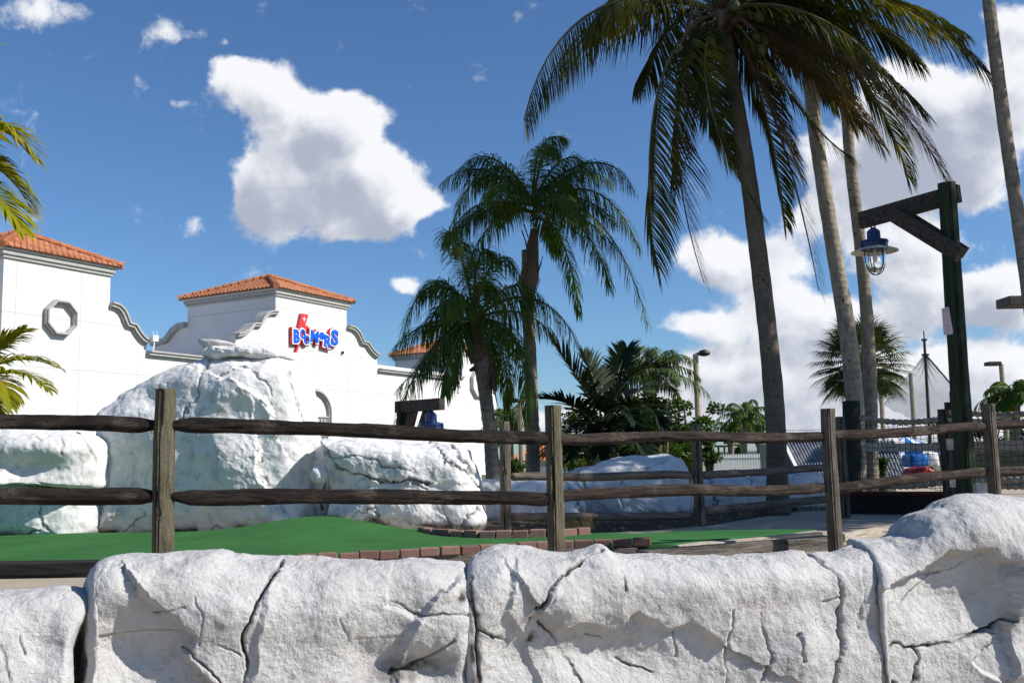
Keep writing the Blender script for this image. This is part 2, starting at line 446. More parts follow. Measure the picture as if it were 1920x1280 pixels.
def normals(G):
    du = np.gradient(G, axis=0); dv = np.gradient(G, axis=1)
    n = np.cross(du, dv); return n / np.maximum(np.linalg.norm(n, axis=-1, keepdims=True), 1e-9)
def gridfaces(nu, nv, wrap=False):
    F = []
    for i in range(nu - (0 if wrap else 1)):
        i2 = (i + 1) % nu
        for j in range(nv - 1): F.append((i * nv + j, i2 * nv + j, i2 * nv + j + 1, i * nv + j + 1))
    return F
def relief(G, N, cracks=(), steps=(), bumps=(), stains=(), amp=(.06, .03, .006), seed=0, scale=1.0, facet=.06, fscale=1.6, dirtbase=0, mpx=.0026):
    """push grid G along N by rock noise, cracks, ledges; widths are given in photo pixels, amplitudes in metres"""
    px, py = proj(G); P = G / scale
    d = amp[0] * fbm(P * 1.1, 3, seed) + amp[1] * .6 * (np.abs(fbm(P * 2.6, 4, seed + 9)) * -1.4 + .4) + amp[2] * fbm(P * 14, 4, seed + 20, .6)
    d = d + facet * facets(P * fscale, seed + 31) + facet * .35 * facets(P * fscale * 3.3, seed + 77)
    wob = 5.5 * fbm(P * 9, 4, seed + 50, .6); wob2 = 5.5 * fbm(P * 9 + 31, 4, seed + 55, .6)
    fw = np.clip(-N[..., 1] * 1.6 - .25, 0, 1)
    dirt = np.zeros(px.shape)
    for (pts, w, dep, *r) in cracks:
        dd, sg = polydist(px + wob, py + wob2, pts)
        mod = .65 + .5 * fbm(P * 5, 2, seed + 60)
        w = w * .75; e = np.exp(-(dd / w) ** 2); d = d - dep * e * mod
        dirt = np.maximum(dirt, np.exp(-(dd / (w * .8)) ** 2) * (r[0] if r else .8) * np.clip(mod + .2, 0, 1))
    for (pts, a, R) in steps:
        dd, sg = polydist(px + wob, py + wob2, pts)
        q = np.clip(dd * np.where(sg > 0, 1, -1) / 5.0, -1, 1) * .5 + .5
        d = d + a * q * np.exp(-np.maximum(dd * np.where(sg > 0, 1, 0), 0) / R) * np.exp(-(np.where(sg > 0, 0, dd) / 12) ** 2) * fw
    for (bx, by, rx, ry, a) in stains:
        dirt = np.maximum(dirt, a * np.exp(-(((px - bx + wob * 2) / rx) ** 2 + ((py - by + wob2 * 2) / ry) ** 2)) * np.clip(1.1 + 1.2 * fbm(P * 11, 3, seed + 90), 0, 1.6))
    for (bx, by, rx, ry, a) in bumps:
        d = d + a * np.exp(-(((px - bx) / rx) ** 2 + ((py - by) / ry) ** 2))
    return G + N * d[..., None], dirt
# ------------------------------------------------------------------ ground
DECK = .70; GRN = .83
def sheet(name, poly, z, mat, kind='structure'):
    o = link(name, [(p[0], p[1], z) for p in poly], [tuple(range(len(poly)))], mat, smooth_=False); o['kind'] = kind; return o
g = MB()
xs = [-1500, 1500]
g.add([(-1500, -1500, 0), (1500, -1500, 0), (1500, -1, 0), (-1500, -1, 0)], [(0, 1, 2, 3)])
def wallY(px):
    k = (px - 960) / FPX; return 5.27 / (1 - .42 * k)
wl = [(-40, 4.95 - 40 * .42 + 1), (40, 5.27 + 40 * .42 + 1)]
pl = [(-1500, -1), (1500, -1), (1500, 18.5), (40, 18.5), (30, 18.9), (-16, -.45), (-1500, -.45)]
link('pavement', [(p[0], p[1], 0) for p in [(-1500, -1500), (1500, -1500), (1500, 20), (32, 19.7), (-13.5, .6), (-1500, .6)]], [(0, 1, 2, 3, 4, 5)], M['concrete'], smooth_=False)['kind'] = 'structure'
# raised course deck: face hidden behind the rock wall, then one sheet to the horizon
V = [(-1500, .6, 0), (-13.5, .6, 0), (32, 19.7, 0), (1500, 20, 0), (-1500, .6, DECK - .01), (-13.5, .6, DECK - .01), (32, 19.7, DECK - .01), (1500, 20, DECK - .01), (1500, 3000, DECK - .01), (-1500, 3000, DECK - .01)]
link('ground', V, [(0, 1, 5, 4), (1, 2, 6, 5), (2, 3, 7, 6), (4, 5, 6, 7, 8, 9)], M['lawn'], smooth_=False)['kind'] = 'structure'
sheet('path', [(-13.2, .9), (31, 19.5), (12, 30), (4, 17.6), (-14, 17)], DECK, M['concrete'])

# putting green
def curve(pts, n):
    pts = np.array(pts, float); t = np.linspace(pts[0, 0], pts[-1, 0], n)
    return np.stack([t, np.interp(t, pts[:, 0], pts[:, 1])], 1)
near = [(-500, 1062), (0, 1052), (190, 1047), (330, 1045), (540, 1043), (700, 1036), (860, 1030), (1030, 1022), (1200, 1020), (1262, 1021), (1380, 1006), (1530, 993)]
far = [(-500, 1004), (0, 1003), (200, 998), (420, 997), (480, 996), (600, 996), (700, 998), (790, 999), (900, 1005), (1020, 1006), (1125, 998), (1200, 999), (1350, 992), (1450, 991), (1532, 992)]
nu, nv = 260, 36
u = np.linspace(-500, 1530, nu)
NP = np.array([gz(x, np.interp(x, *np.array(near).T), GRN) for x in u]); FP = np.array([gz(x, np.interp(x, *np.array(far).T), GRN) for x in u])
G = NP[:, None] + (FP - NP)[:, None] * np.linspace(0, 1, nv)[None, :, None]
mc = gz(600, 997, GRN)
def moundz(x, y):
    return .17 * np.exp(-((x - mc.x) / .95) ** 2 - ((y - mc.y - .1) / 1.3) ** 2)
G[..., 2] += moundz(G[..., 0], G[..., 1]) + .006 * vnoise(G * 1.3, 3)
# skirt so the carpet has a depth
sk = G[:, :1].copy(); sk[..., 2] = DECK - .02; sk2 = G[:, -1:].copy(); sk2[..., 2] = DECK - .02
G = np.concatenate([sk, G, sk2], 1)
link('putting_green', G, gridfaces(nu, nv + 2), M['turf'])['kind'] = 'structure'

# mulch bed
mp = [(905, 996), (1130, 997), (1250, 992), (1330, 986), (1420, 972), (1500, 958), (1570, 946), (1560, 936), (1300, 955), (905, 975)]
c = np.array(curve([(880, 1000), (1130, 998), (1250, 992), (1330, 984), (1420, 970), (1500, 958), (1570, 950)], 90))
A = np.array([gz(x, y, DECK) for x, y in c]); B = np.array([list(gz(x, max(930, y - 60), DECK)) for x, y in c]); B = A + (B - A) * .8
G = A[:, None] + (B - A)[:, None] * np.linspace(0, 1, 40)[None, :, None]
e = np.minimum(np.linspace(0, 1, 40) * 8, 1)[None, :]
G[..., 2] += .006 + e * (.05 + .03 * fbm(G * 3, 4, 8))
o = link('leaf_mulch', G, gridfaces(90, 40), M['mulch']); tag(o, 'bed of dark brown leaf mulch below the rear log fence', 'mulch', kind='stuff')
# loose dry leaves on mulch
rng = random.Random(4); mb = MB()
for i in range(1500):
    a = rng.random(); k = int(a * 89); b = rng.random() * .8
    p = Vector(G[k, int(b * 39)]) + Vector((rng.uniform(-.1, .1), rng.uniform(-.1, .1), .012 + rng.random() * .02))
    s = rng.uniform(.015, .045); T = Matrix.Translation(p) @ Matrix.Rotation(rng.random() * 6.3, 4, 'Z') @ Matrix.Rotation(rng.uniform(-.9, .9), 4, 'X')
    mb.add([T @ Vector(q) for q in ((-s, 0, 0), (0, -s * .4, 0), (s, 0, .3 * s), (0, s * .4, 0))], [(0, 1, 2, 3)])
o = mb.build('fallen_leaves', M['drygrass']); tag(o, 'scattered dry leaves lying on the mulch bed', 'leaves', kind='stuff')
mb = MB()
for (cx, n_) in ((1078, 46), (1062, 26), (1100, 20), (1395, 14)):
    for i in range(n_):
        p = gz(cx + rng.uniform(-16, 16), 992 if cx < 1300 else 968, DECK + .04); h = rng.uniform(.08, .24); a = rng.uniform(0, 6.3); l = rng.uniform(.02, .16)
        q = p + Vector((math.cos(a) * l * .4, math.sin(a) * l * .4, h * .6)); r = p + Vector((math.cos(a) * l, math.sin(a) * l, h))
        w = Vector((.004, 0, 0)); mb.add([p - w, p + w, q + w, q - w, r], [(0, 1, 2, 3), (3, 2, 4)])
o = mb.build('dry_grass', M['drygrass']); tag(o, 'dry straw coloured grass tufts behind the curved brick edge', 'grass', kind='stuff')

# ------------------------------------------------------------------ building
BA = math.atan2(.87, .48)
u_ = Vector((math.cos(BA), math.sin(BA), 0)); v_ = Vector((-math.sin(BA), math.cos(BA), 0))
def roof_tower(par, x0, x1, y0, y1, zt, zbase, tower_name='tower_wall'):
    """square stucco tower with stepped cornice and barrel tile hip roof, in building axes"""
    m = MB(); m.box((x0, y0, zbase), (x1, y1, zt - .32)); m.build(tower_name, M['stucco'], par, local=True)
    for nm, p, za, zb, mt in (('cornice', .07, zt - .32, zt - .22, 'greytrim'), ('cornice', .13, zt - .22, zt - .08, 'greytrim'), ('cornice', .20, zt - .08, zt, 'trimlight')):
        m = MB(); m.box((x0 - p, y0 - p, za), (x1 + p, y1 + p, zb - .002)); bevel(m.build(nm, M[mt], par, local=True), .03)
    cx, cy = (x0 + x1) / 2, (y0 + y1) / 2; ax, ay = (x1 - x0) / 2 + .28, (y1 - y0) / 2 + .28
    rise = 1.02; m = MB()
    dirs = [((1, 0), (0, 1), ax, ay), ((0, 1), (-1, 0), ay, ax), ((-1, 0), (0, -1), ax, ay), ((0, -1), (1, 0), ay, ax)]
    V = [(cx - ax, cy - ay, zt), (cx + ax, cy - ay, zt), (cx + ax, cy + ay, zt), (cx - ax, cy + ay, zt), (cx, cy, zt + rise)]
    m.add(V, [(0, 1, 4), (1, 2, 4), (2, 3, 4), (3, 0, 4), (3, 2, 1, 0)])
    for (a, b), (c_, d_), ha, hb in dirs:
        n = int(2 * ha / .21); pit = 2 * ha / n
        for i in range(n):
            s = -ha + pit * (i + .5); tmax = 1 - abs(s) / ha; L = math.hypot(hb, rise) * tmax
            rows = max(1, int(L / .34) + 1); r0 = pit * .40
            for j in range(rows):
                t0 = j * .34 / math.hypot(hb, rise); t1 = min(tmax, t0 + .36 / math.hypot(hb, rise))
                if t1 <= t0 + .01: continue
                Vv = []; 
                for (t, rr, lift) in ((t0, r0 * 1.08, .022), (t1, r0 * .85, 0)):
                    for k in range(7):
                        an = math.pi * k / 6; off = s + rr * math.cos(an); hgt = rr * math.sin(an) * .8 + lift
                        inw = -hb + hb * t; z = zt + rise * t + hgt
                        Vv.append((cx + a * off - c_ * -inw, cy + b * off - d_ * -inw, z) if False else (cx + a * off + c_ * inw, cy + b * off + d_ * inw, z))
                m.add(Vv, [(k, k + 1, k + 8, k + 7) for k in range(6)] + [tuple(range(7))])
    m.build('roof', M['tile'], par, local=True)
    m = MB()
    for sxn, syn in ((-1, -1), (1, -1), (1, 1), (-1, 1)):
        p0 = Vector((cx + sxn * ax, cy + syn * ay, zt + .05)); p1 = Vector((cx, cy, zt + rise + .1)); n = 12
        for j in range(n):
            a = p0.lerp(p1, j / n); b = p0.lerp(p1, (j + 1.05) / n); m.tube([a, b], [.135, .105], 8)
    m.lathe((cx, cy, zt + rise), [(.16, 0), (.16, .1), (.06, .2), (.02, .22)], 10)
    m.build('ridge_tiles', M['tile'], par, local=True)
SCR = [(0, 0), (.10, -.01), (.20, -.05), (.29, -.14), (.36, -.27), (.41, -.41), (.45, -.52), (.60, -.545), (.645, -.60), (.70, -.70), (.78, -.81), (.88, -.91), (1, -.97)]
def scroll(x0, z0, x1, z1):
    return [(x0 + (x1 - x0) * a, z0 + (z0 - z1) * b) for a, b in SCR]
def moulding(par, pts, y, name='parapet_trim', w=.16, t=.095, mat='greytrim'):
    m = MB(); n = len(pts); prof = [(-.10, 0), (.0, 1), (.05, 1), (.13, .55), (.16, -.05), (.10, -.3)]
    for yo, th0, th1, up in ((w, -t, .0, 0), (w * .55, -t * 1.55, -t, 0), (w + .06, .0, .06, 0)):
        V = []
        for i, (a, b) in enumerate(pts):
            p = Vector(pts[max(i - 1, 0)]); q = Vector(pts[min(i + 1, n - 1)]); d = (q - p).normalized(); nn = Vector((-d.y, d.x))
            if nn.y < 0: nn = -nn
            for th in (th0, th1):
                for yy_ in (y - yo, y + .34):
                    V.append((a + nn.x * th, yy_, b + nn.y * th))
        F = []
        for i in range(n - 1):
            k = i * 4; q = k + 4
            F += [(k, q, q + 2, k + 2), (k + 1, k + 3, q + 3, q + 1), (k, k + 1, q + 1, q), (k + 2, q + 2, q + 3, k + 3)]
        F += [(0, 2, 3, 1), (4 * n - 4, 4 * n - 3, 4 * n - 1, 4 * n - 2)]
        m.add(V, F)
    return m.build(name, M[mat], par, local=True)
def wallpoly(par, top, y0=0, y1=.3, zb=0, name='parapet_wall'):
    m = MB(); m.prism([(top[0][0], zb)] + top + [(top[-1][0], zb)], y0, y1)
    return m.build(name, M['stucco'], par, local=True)
def octagon(par, cx, cz, r):
    m = MB(); n = 8
    for (ro, ri, yo) in ((r, r * .80, -.16), (r * .95, r * .86, -.22)):
        V = []; F = []
        for k in range(n):
            a = math.pi * 2 * (k + .5) / n
            for rr in (ro, ri):
                for y in (yo, .01): V.append((cx + rr * math.cos(a), y, cz + rr * math.sin(a)))
        for k in range(n):
            a = k * 4; b = ((k + 1) % n) * 4
            F += [(a, b, b + 2, a + 2), (a, a + 1, b + 1, b), (a + 2, b + 2, b + 3, a + 3)]
        m.add(V, F)
    return m.build('octagonal_moulding', M['greytrim'], par, local=True)
C0 = at(517, 540, 40)
bld = empty('amusement_building', (C0.x, C0.y, DECK), 'long white stucco building with scrolled parapets and two orange tiled towers behind the rocks', 'building')
bld.rotation_euler = (0, 0, BA)
def fac(px, py, off=0.0):
    r = ray(px, py); n = Vector((v_.x, v_.y, 0)); t = (Vector((C0.x, C0.y, 0)).dot(n) - off) / r.dot(n)
    p = CAMP + r * t; d = p - Vector((C0.x, C0.y, 0)); return d.dot(u_), p.z - DECK
T2 = fac(650, 600)[0]; ZE = fac(517, 543)[1] + .06
t1a, t1b = fac(8, 470)[0], fac(207, 520)[0]; ZE1 = fac(215, 508)[1] + .1
roof_tower(bld, 0, T2, 0, T2 + .4, ZE, 0)
roof_tower(bld, t1a, t1b, 0, 4.2, ZE1, 0)
sA = scroll(t1b, fac(207, 570)[1], fac(275, 640)[0], fac(277, 642)[1])
zl = fac(300, 663)[1]
sB0, sB1 = fac(443, 660)[0], fac(443, 625)[1]
sB = scroll(0, fac(520, 586)[1], sB0 - .05, fac(435, 628)[1])[::-1]
wallpoly(bld, sA); wallpoly(bld, [(sA[-1][0], zl), (sB0, zl)]); wallpoly(bld, [(a, b) for a, b in sB if a <= -.001] + [(-.001, sB[-1][1])])
moulding(bld, sA, 0); moulding(bld, sB, 0); moulding(bld, [(sA[-1][0] + .03, zl), (sB0 - .03, zl)], 0)
sC = scroll(T2, fac(650, 612)[1], fac(707, 668)[0], fac(707, 668)[1]); s12 = fac(835, 720)[0]
zr = fac(720, 685)[1]
wallpoly(bld, [(T2 + .001, sC[0][1])] + sC[1:]); wallpoly(bld, [(sC[-1][0] + .001, zr), (s12, zr)]); moulding(bld, sC, 0); moulding(bld, [(sC[-1][0] + .05, zr - .22), (s12, zr - .22)], 0)
# shaded cross wall behind, rising in a scroll to the middle tower
m = MB(); yb = T2 + .4
zs = fac(345, 605)[1] * 1.10
LT = [(0, 6.95), (.4, 6.93), (.75, 6.75), (1.0, 6.5), (1.2, 6.35), (2.0, 6.28), (2.0, 5.0), (9, 5.0)]
V = [(0, yb + a, b) for a, b in LT] + [(0, yb + 9, 0), (0, yb, 0)]; n = len(V); V2 = [(.3, p[1], p[2]) for p in V]
m.add(V + V2, [tuple(range(n)), tuple(range(2 * n - 1, n - 1, -1))] + [(i, (i + 1) % n, n + (i + 1) % n, n + i) for i in range(n)])
m.build('parapet_wall', M['stucco'], bld, local=True)
m = MB()
for i in range(5):
    (a, b), (c_, d_) = LT[i], LT[i + 1]
    m.beam((-.06, yb + a, b - .02), (-.06, yb + c_ + .02, d_ - .02), .34, .22, up=Vector((1, 0, 0)).cross(Vector((0, c_ - a, d_ - b)).normalized()) * -1)
m.build('parapet_trim', M['greytrim'], bld, local=True)
# building mass behind the parapets
m = MB(); m.box((t1a + .05, .31, 0), (s12, 3.9, 4.9)); m.box((t1a + .05, 4.21, 0), (-.01, 12, 4.9)); m.box((T2 + .01, 3.91, 0), (s12, 12, 4.9)); m.build('main_wall', M['stucco'], bld, local=True)
m = MB(); m.box((t1a - 9, 1.2, 0), (t1a + .04, 12, fac(8, 470)[1] - .6)); m.build('side_wall', M['stucco'], bld, local=True)
octagon(bld, *[fac(111, 595)[0], fac(111, 596)[1]], 0.61)
# arched entrance window under the sign
ac, az = T2 / 2 + .02, fac(618, 775)[1]; ar = fac(618, 775)[0] - ac
wn = MB(); seg = 14
arc = [(ac + ar * math.cos(math.pi * k / seg), az + ar * math.sin(math.pi * k / seg) * .92) for k in range(seg + 1)]
def arcband(m, ro, ri, yo, zb):
    V = []; F = []; 
    P_ = [(1, None)] ; outer = [(ac + ro, zb)] + [(ac + ro * math.cos(math.pi * k / seg), az + ro * .92 * math.sin(math.pi * k / seg)) for k in range(seg + 1)] + [(ac - ro, zb)]
    inner = [(ac + ri, zb)] + [(ac + ri * math.cos(math.pi * k / seg), az + ri * .92 * math.sin(math.pi * k / seg)) for k in range(seg + 1)] + [(ac - ri, zb)]
    for o_, i_ in zip(outer, inner):
        V += [(o_[0], yo, o_[1]), (i_[0], yo, i_[1]), (o_[0], .02, o_[1]), (i_[0], .02, i_[1])]
    for k in range(len(outer) - 1):
        a = k * 4; b = a + 4; F += [(a, b, b + 1, a + 1), (a, a + 2, b + 2, b), (a + 1, b + 1, b + 3, a + 3)]
    m.add(V, F)
arcband(wn, ar, ar * .84, -.14, az - .9); arcband(wn, ar * .95, ar * .89, -.2, az - .9)
wf = wn.build('window_frame', M['greytrim'], bld, local=True)
m = MB(); m.box((ac - ar * .83, -.05, az - 1.6), (ac + ar * .83, -.012, az - .15)); m.build('pane', M['winglass'], wf, local=True)
m = MB()
for k in range(9):
    x = ac - ar * .8 + ar * 1.6 * k / 8; m.box((x - .02, -.09, az - 1.6), (x + .02, -.053, az - .16))
for z in (az - .16, az - .55, az - .95): m.box((ac - ar * .84, -.11, z - .03), (ac + ar * .84, -.092, z + .03))
m.build('muntin', M['greytrim'], wf, local=True)
# roof antenna box
p = fac(281, 640)
m = MB(); m.box((p[0] - .16, -.36, p[1] - .02), (p[0] + .06, -.18, p[1] + .18)); m.tube([(p[0] - .1, -.3, p[1] - .35), (p[0] - .06, -.3, p[1])], .02)
for k in (-.13, .03): m.tube([(p[0] + k, -.3, p[1] + .17), (p[0] + k, -.3, p[1] + .34)], .01, 6)
o = m.build('wall_antenna', M['signwhite'], bld, local=True)
o.parent = None; o.matrix_world = Matrix.Translation(bld.location) @ Matrix.Rotation(BA, 4, 'Z'); tag(o, 'small white antenna box fixed on the parapet beside the left tower', 'antenna')
m = MB(); p = fac(641, 661); m.lathe((p[0], -.06, p[1]), [(.05, -.06), (.06, 0), (.05, .06)], 10); m.build('wall_light', M['fixture'], bld, local=True)

# far third tower
C3 = at(866, 655, 60)
b3 = empty('tower_building', (C3.x, C3.y, DECK), 'white square tower with orange hip roof partly hidden behind the left queen palms', 'building'); b3.rotation_euler = (0, 0, BA)
Z3 = at(866, 660, 60).z - DECK + .1
roof_tower(b3, 0, 4.1, 0, 4.97, Z3, 0)
octagon(b3, 1.75, at(897, 718, 61).z - DECK, .95)
m = MB(); m.box((-1.0, 4.98, 0), (4.1, 10, 4.6)); m.build('rear_wall', M['stucco'], b3, local=True)
for a in (-1,):
    S = scroll(0, 5.9, -2.3, 4.6)
    m = MB(); m.prism([(0, 0)] + S + [(-2.3, 0)], 0, .3); m.build('parapet_wall', M['stucco'], b3, local=True)
    moulding(b3, S[::-1], 0)

# ------------------------------------------------------------------ sign
def glyph(ch, size, rot, cx, cz, off, depth, y, mat, par, ital=0.0, name='letter', sxx=1.0):
    cu = D.curves.new('t', 'FONT'); cu.body = ch; cu.size = size; cu.offset = off; cu.extrude = depth / 2; cu.align_x = 'CENTER'; cu.shear = ital
    cu.resolution_u = 5
    ob = D.objects.new('t', cu); me = D.meshes.new_from_object(ob); D.objects.remove(ob); D.curves.remove(cu)
    V = np.array([v.co[:] for v in me.vertices]); c_ = (V.min(0) + V.max(0)) / 2 if False else None
    base = V; mn, mx = base.min(0), base.max(0); ce = (mn + mx) / 2
    Q = V - ce; Q[:, 0] *= sxx; ca, sa = math.cos(rot), math.sin(rot)
    out = np.stack([cx + Q[:, 0] * ca - Q[:, 1] * sa, y - Q[:, 2], cz + Q[:, 0] * sa + Q[:, 1] * ca], 1)
    F = [tuple(p.vertices) for p in me.polygons]; D.meshes.remove(me)
    return out, F
sgn = empty('shop_sign', (C0.x, C0.y, DECK), 'red and blue BOOMERS sign with a red lightning bolt on the middle tower', 'sign'); sgn.rotation_euler = (0, 0, BA)
def Z(zx, zy):   # photo zoom pixels of the sign -> photo pixels -> wall
    return fac(500 + zx / 9.145, 560 + zy / 9.145, .19)
bolt = [Z(*q) for q in ((610, 250), (735, 270), (682, 455), (735, 462), (680, 600), (625, 650), (585, 790), (530, 930), (505, 925), (550, 790), (560, 700), (515, 690), (560, 490))]
m = MB(); m.prism(bolt[::-1], -.137, -.02); m.build('lightning_bolt', M['signred'], sgn, local=True)
ce = Z(655, 345)
m = MB(); R1, R2 = .17, .035; st = []
for k in range(8):
    a = math.pi * k / 4; r = R1 if k % 2 == 0 else R2; st.append((ce[0] + r * .8 * math.cos(a), ce[1] + r * math.sin(a)))
m.prism(st, -.155, -.139); m.build('star', M['signwhite'], sgn, local=True)
LET = [('B', 515, 640, 235, 100, 0.02), ('O', 622, 600, 165, 88, .12), ('O', 688, 700, 150, 95, -.05), ('M', 822, 645, 205, 135, -.05), ('e', 945, 635, 130, 88, .08),
       ('R', 1045, 730, 205, 120, -.12), ('S', 1163, 665, 270, 125, -.10)]
cap = None
for li, (ch, zx, zy, hh, ww, rt) in enumerate(LET):
    c_ = Z(zx, zy); H = Z(zx, zy - hh / 2)[1] - Z(zx, zy + hh / 2)[1]; Wd = Z(zx + ww / 2, zy)[0] - Z(zx - ww / 2, zy)[0]
    for nm, off, y, dep, mt, gr in (('letter_backing', .10, -.075, .13, 'signred', .08), ('letter_outline', .070, -.16, .03, 'signwhite', .055), ('letter', .034, -.19, .03, 'bluetile', 0)):
        V, F = glyph(ch, 1.0, 0, 0, 0, off, dep, y, None, None)
        V0, F0 = glyph(ch, 1.0, 0, 0, 0, .034, dep, y, None, None)
        sx_ = Wd / np.ptp(V0[:, 0]); sz_ = H / np.ptp(V0[:, 2])
        V0 = None
        X_ = V[:, 0] * sx_; Z_ = V[:, 2] * sz_
        # keep outline widths even
        ex = (Wd / 2 + gr) / (np.abs(X_).max()); ez = (H / 2 + gr) / (np.abs(Z_).max()); X_ = X_ * ex; Z_ = Z_ * ez
        ca, sa = math.cos(rt), math.sin(rt)
        V = np.stack([c_[0] + X_ * ca - Z_ * sa, V[:, 1] - li * .0021, c_[1] + X_ * sa + Z_ * ca], 1)
        link(nm, V, F, M[mt], sgn, False, True)

# ------------------------------------------------------------------ rocks
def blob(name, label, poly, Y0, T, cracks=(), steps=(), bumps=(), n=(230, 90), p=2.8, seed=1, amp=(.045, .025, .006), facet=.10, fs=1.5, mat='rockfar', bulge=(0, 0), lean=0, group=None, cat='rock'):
    pts = np.array([list(at(x, y, Y0 - .45 * T)) for x, y in poly])[:, [0, 2]]
    # resample outline evenly with slight rounding
    d = np.r_[0, np.cumsum(np.hypot(*(np.roll(pts, -1, 0) - pts).T))]; q = np.vstack([pts, pts[:1]])
    s = np.linspace(0, d[-1], n[0], endpoint=False); O = np.stack([np.interp(s, d, q[:, 0]), np.interp(s, d, q[:, 1])], 1)
    for _ in range(3): O = (np.roll(O, 1, 0) + O * 2 + np.roll(O, -1, 0)) / 4
    c = (O.max(0) + O.min(0)) / 2 + np.array(bulge)
    nf = int(n[1] * .8); a = np.linspace(0, math.pi / 2, nf); b = np.linspace(math.pi / 2, math.pi, n[1] - nf + 1)[1:]
    th = np.r_[a, b]; r = np.sin(th) ** (2 / p); f = np.sign(np.cos(th)) * np.abs(np.cos(th)) ** (2 / p)
    r = np.maximum(r, .002); f = np.where(f < 0, f * .8, f)
    XZ = c[None, None] + (O - c)[:, None] * r[None, :, None]
    Yv = Y0 - T * f[None, :] * np.ones((n[0], 1)) + lean * (XZ[..., 1] - EYE)
    G = np.stack([XZ[..., 0], Yv, XZ[..., 1]], -1); N = normals(np.concatenate([G[-1:], G, G[:1]], 0))[1:-1]
    cen = np.array([c[0], Y0, c[1]])
    sgn_ = np.sign(((G - cen) * N).sum(-1).mean()) or 1; N = N * sgn_
    G, dirt = relief(G, N, cracks, steps, bumps, (), amp, seed, 1.0, facet, fs)
    dirt = np.maximum(dirt, .75 * np.exp(-np.maximum(G[..., 2] - (GRN if Y0 < 13.6 else DECK + .06) - moundz(G[..., 0], G[..., 1]), 0) / .035) * np.clip(.6 + 1.2 * fbm(G * 6, 3, seed + 4), 0, 1))
    F = gridfaces(n[0], n[1], True)
    o = link(name, G, F, M[mat], dirt=dirt); tag(o, label, cat, group); return o
blob('rock_dome', 'largest white painted rock dome rising behind the fence with a flat cap stone', [(165, 1010), (172, 950), (176, 880), (170, 820), (176, 775), (232, 730), (285, 696), (340, 680), (380, 666), (460, 660), (530, 660), (558, 690), (575, 735), (586, 800), (582, 860), (586, 930), (594, 1010), (400, 1015)], 12.9, .75,
     cracks=[([(395, 665), (380, 690), (372, 720), (372, 745), (350, 765), (335, 790)], 3, .035, .5), ([(490, 855), (488, 890), (505, 925), (530, 960)], 4, .05, .4), ([(415, 705), (450, 690), (475, 700), (500, 720), (508, 760)], 3, .05, .3),
             ([(268, 960), (240, 1000), (228, 1010)], 3, .03, .7), ([(395, 1000), (410, 985), (418, 1000)], 3, .03, .7), ([(540, 700), (548, 740), (565, 790)], 2.5, .03, .5)],
     steps=[([(455, 725), (480, 735), (500, 755), (512, 790)], .10, 60), ([(485, 850), (490, 900), (520, 950), (545, 985)], .12, 50)],
     bumps=[(235, 900, 40, 80, -.22), (345, 900, 30, 70, -.05), (430, 880, 50, 60, .10), (540, 840, 35, 130, .10), (430, 720, 60, 40, .06), (300, 740, 50, 45, -.12)], n=(460, 230), seed=3, facet=.09, amp=(.05, .022, .006), p=3.4, fs=1.2)
blob('cap_stone', 'flat grey-white cap slab lying on top of the big rock dome', [(372, 668), (370, 656), (382, 648), (410, 648), (440, 645), (480, 645), (520, 649), (550, 660), (552, 674), (500, 678), (430, 674), (400, 676)], 12.75, .42, n=(220, 70), seed=8, amp=(.02, .03, .008), facet=.05, fs=3)
blob('rock_slab', 'thin dark-edged stone slab sticking up left of the cap slab', [(368, 640), (372, 634), (395, 636), (425, 640), (440, 645), (425, 652), (385, 655)], 12.9, .25, n=(120, 40), seed=9, amp=(.01, .02, .004), facet=.02, fs=4, mat='rock')
blob('side_rock', 'upper white rock at the left edge, above the overhung joint', [(-260, 1000), (-260, 812), (-120, 800), (0, 806), (100, 806), (170, 812), (181, 830), (182, 870), (178, 912), (145, 918), (100, 914), (40, 900), (-40, 900)], 12.4, .75,
     cracks=[([(110, 830), (118, 845)], 3, .03, .5), ([(150, 820), (170, 845), (180, 870)], 3, .03, .4), ([(60, 815), (75, 835)], 3, .02)], bumps=[(30, 875, 80, 22, -.14), (90, 840, 90, 25, .06)], seed=12, n=(340, 150), p=3.2)
blob('side_rock', 'lower white rock at the left edge, standing on the green carpet', [(-260, 1020), (-260, 880), (-100, 872), (0, 880), (60, 902), (120, 912), (174, 914), (171, 950), (168, 1012), (60, 1018)], 12.55, .62,
     cracks=[([(70, 950), (78, 985), (92, 1000)], 3.5, .05, .8), ([(45, 1010), (58, 996), (84, 990)], 3, .04, .8), ([(40, 950), (42, 985)], 2.5, .02, .3)], bumps=[(60, 920, 90, 16, -.12)], seed=15, n=(340, 120), p=3.2)
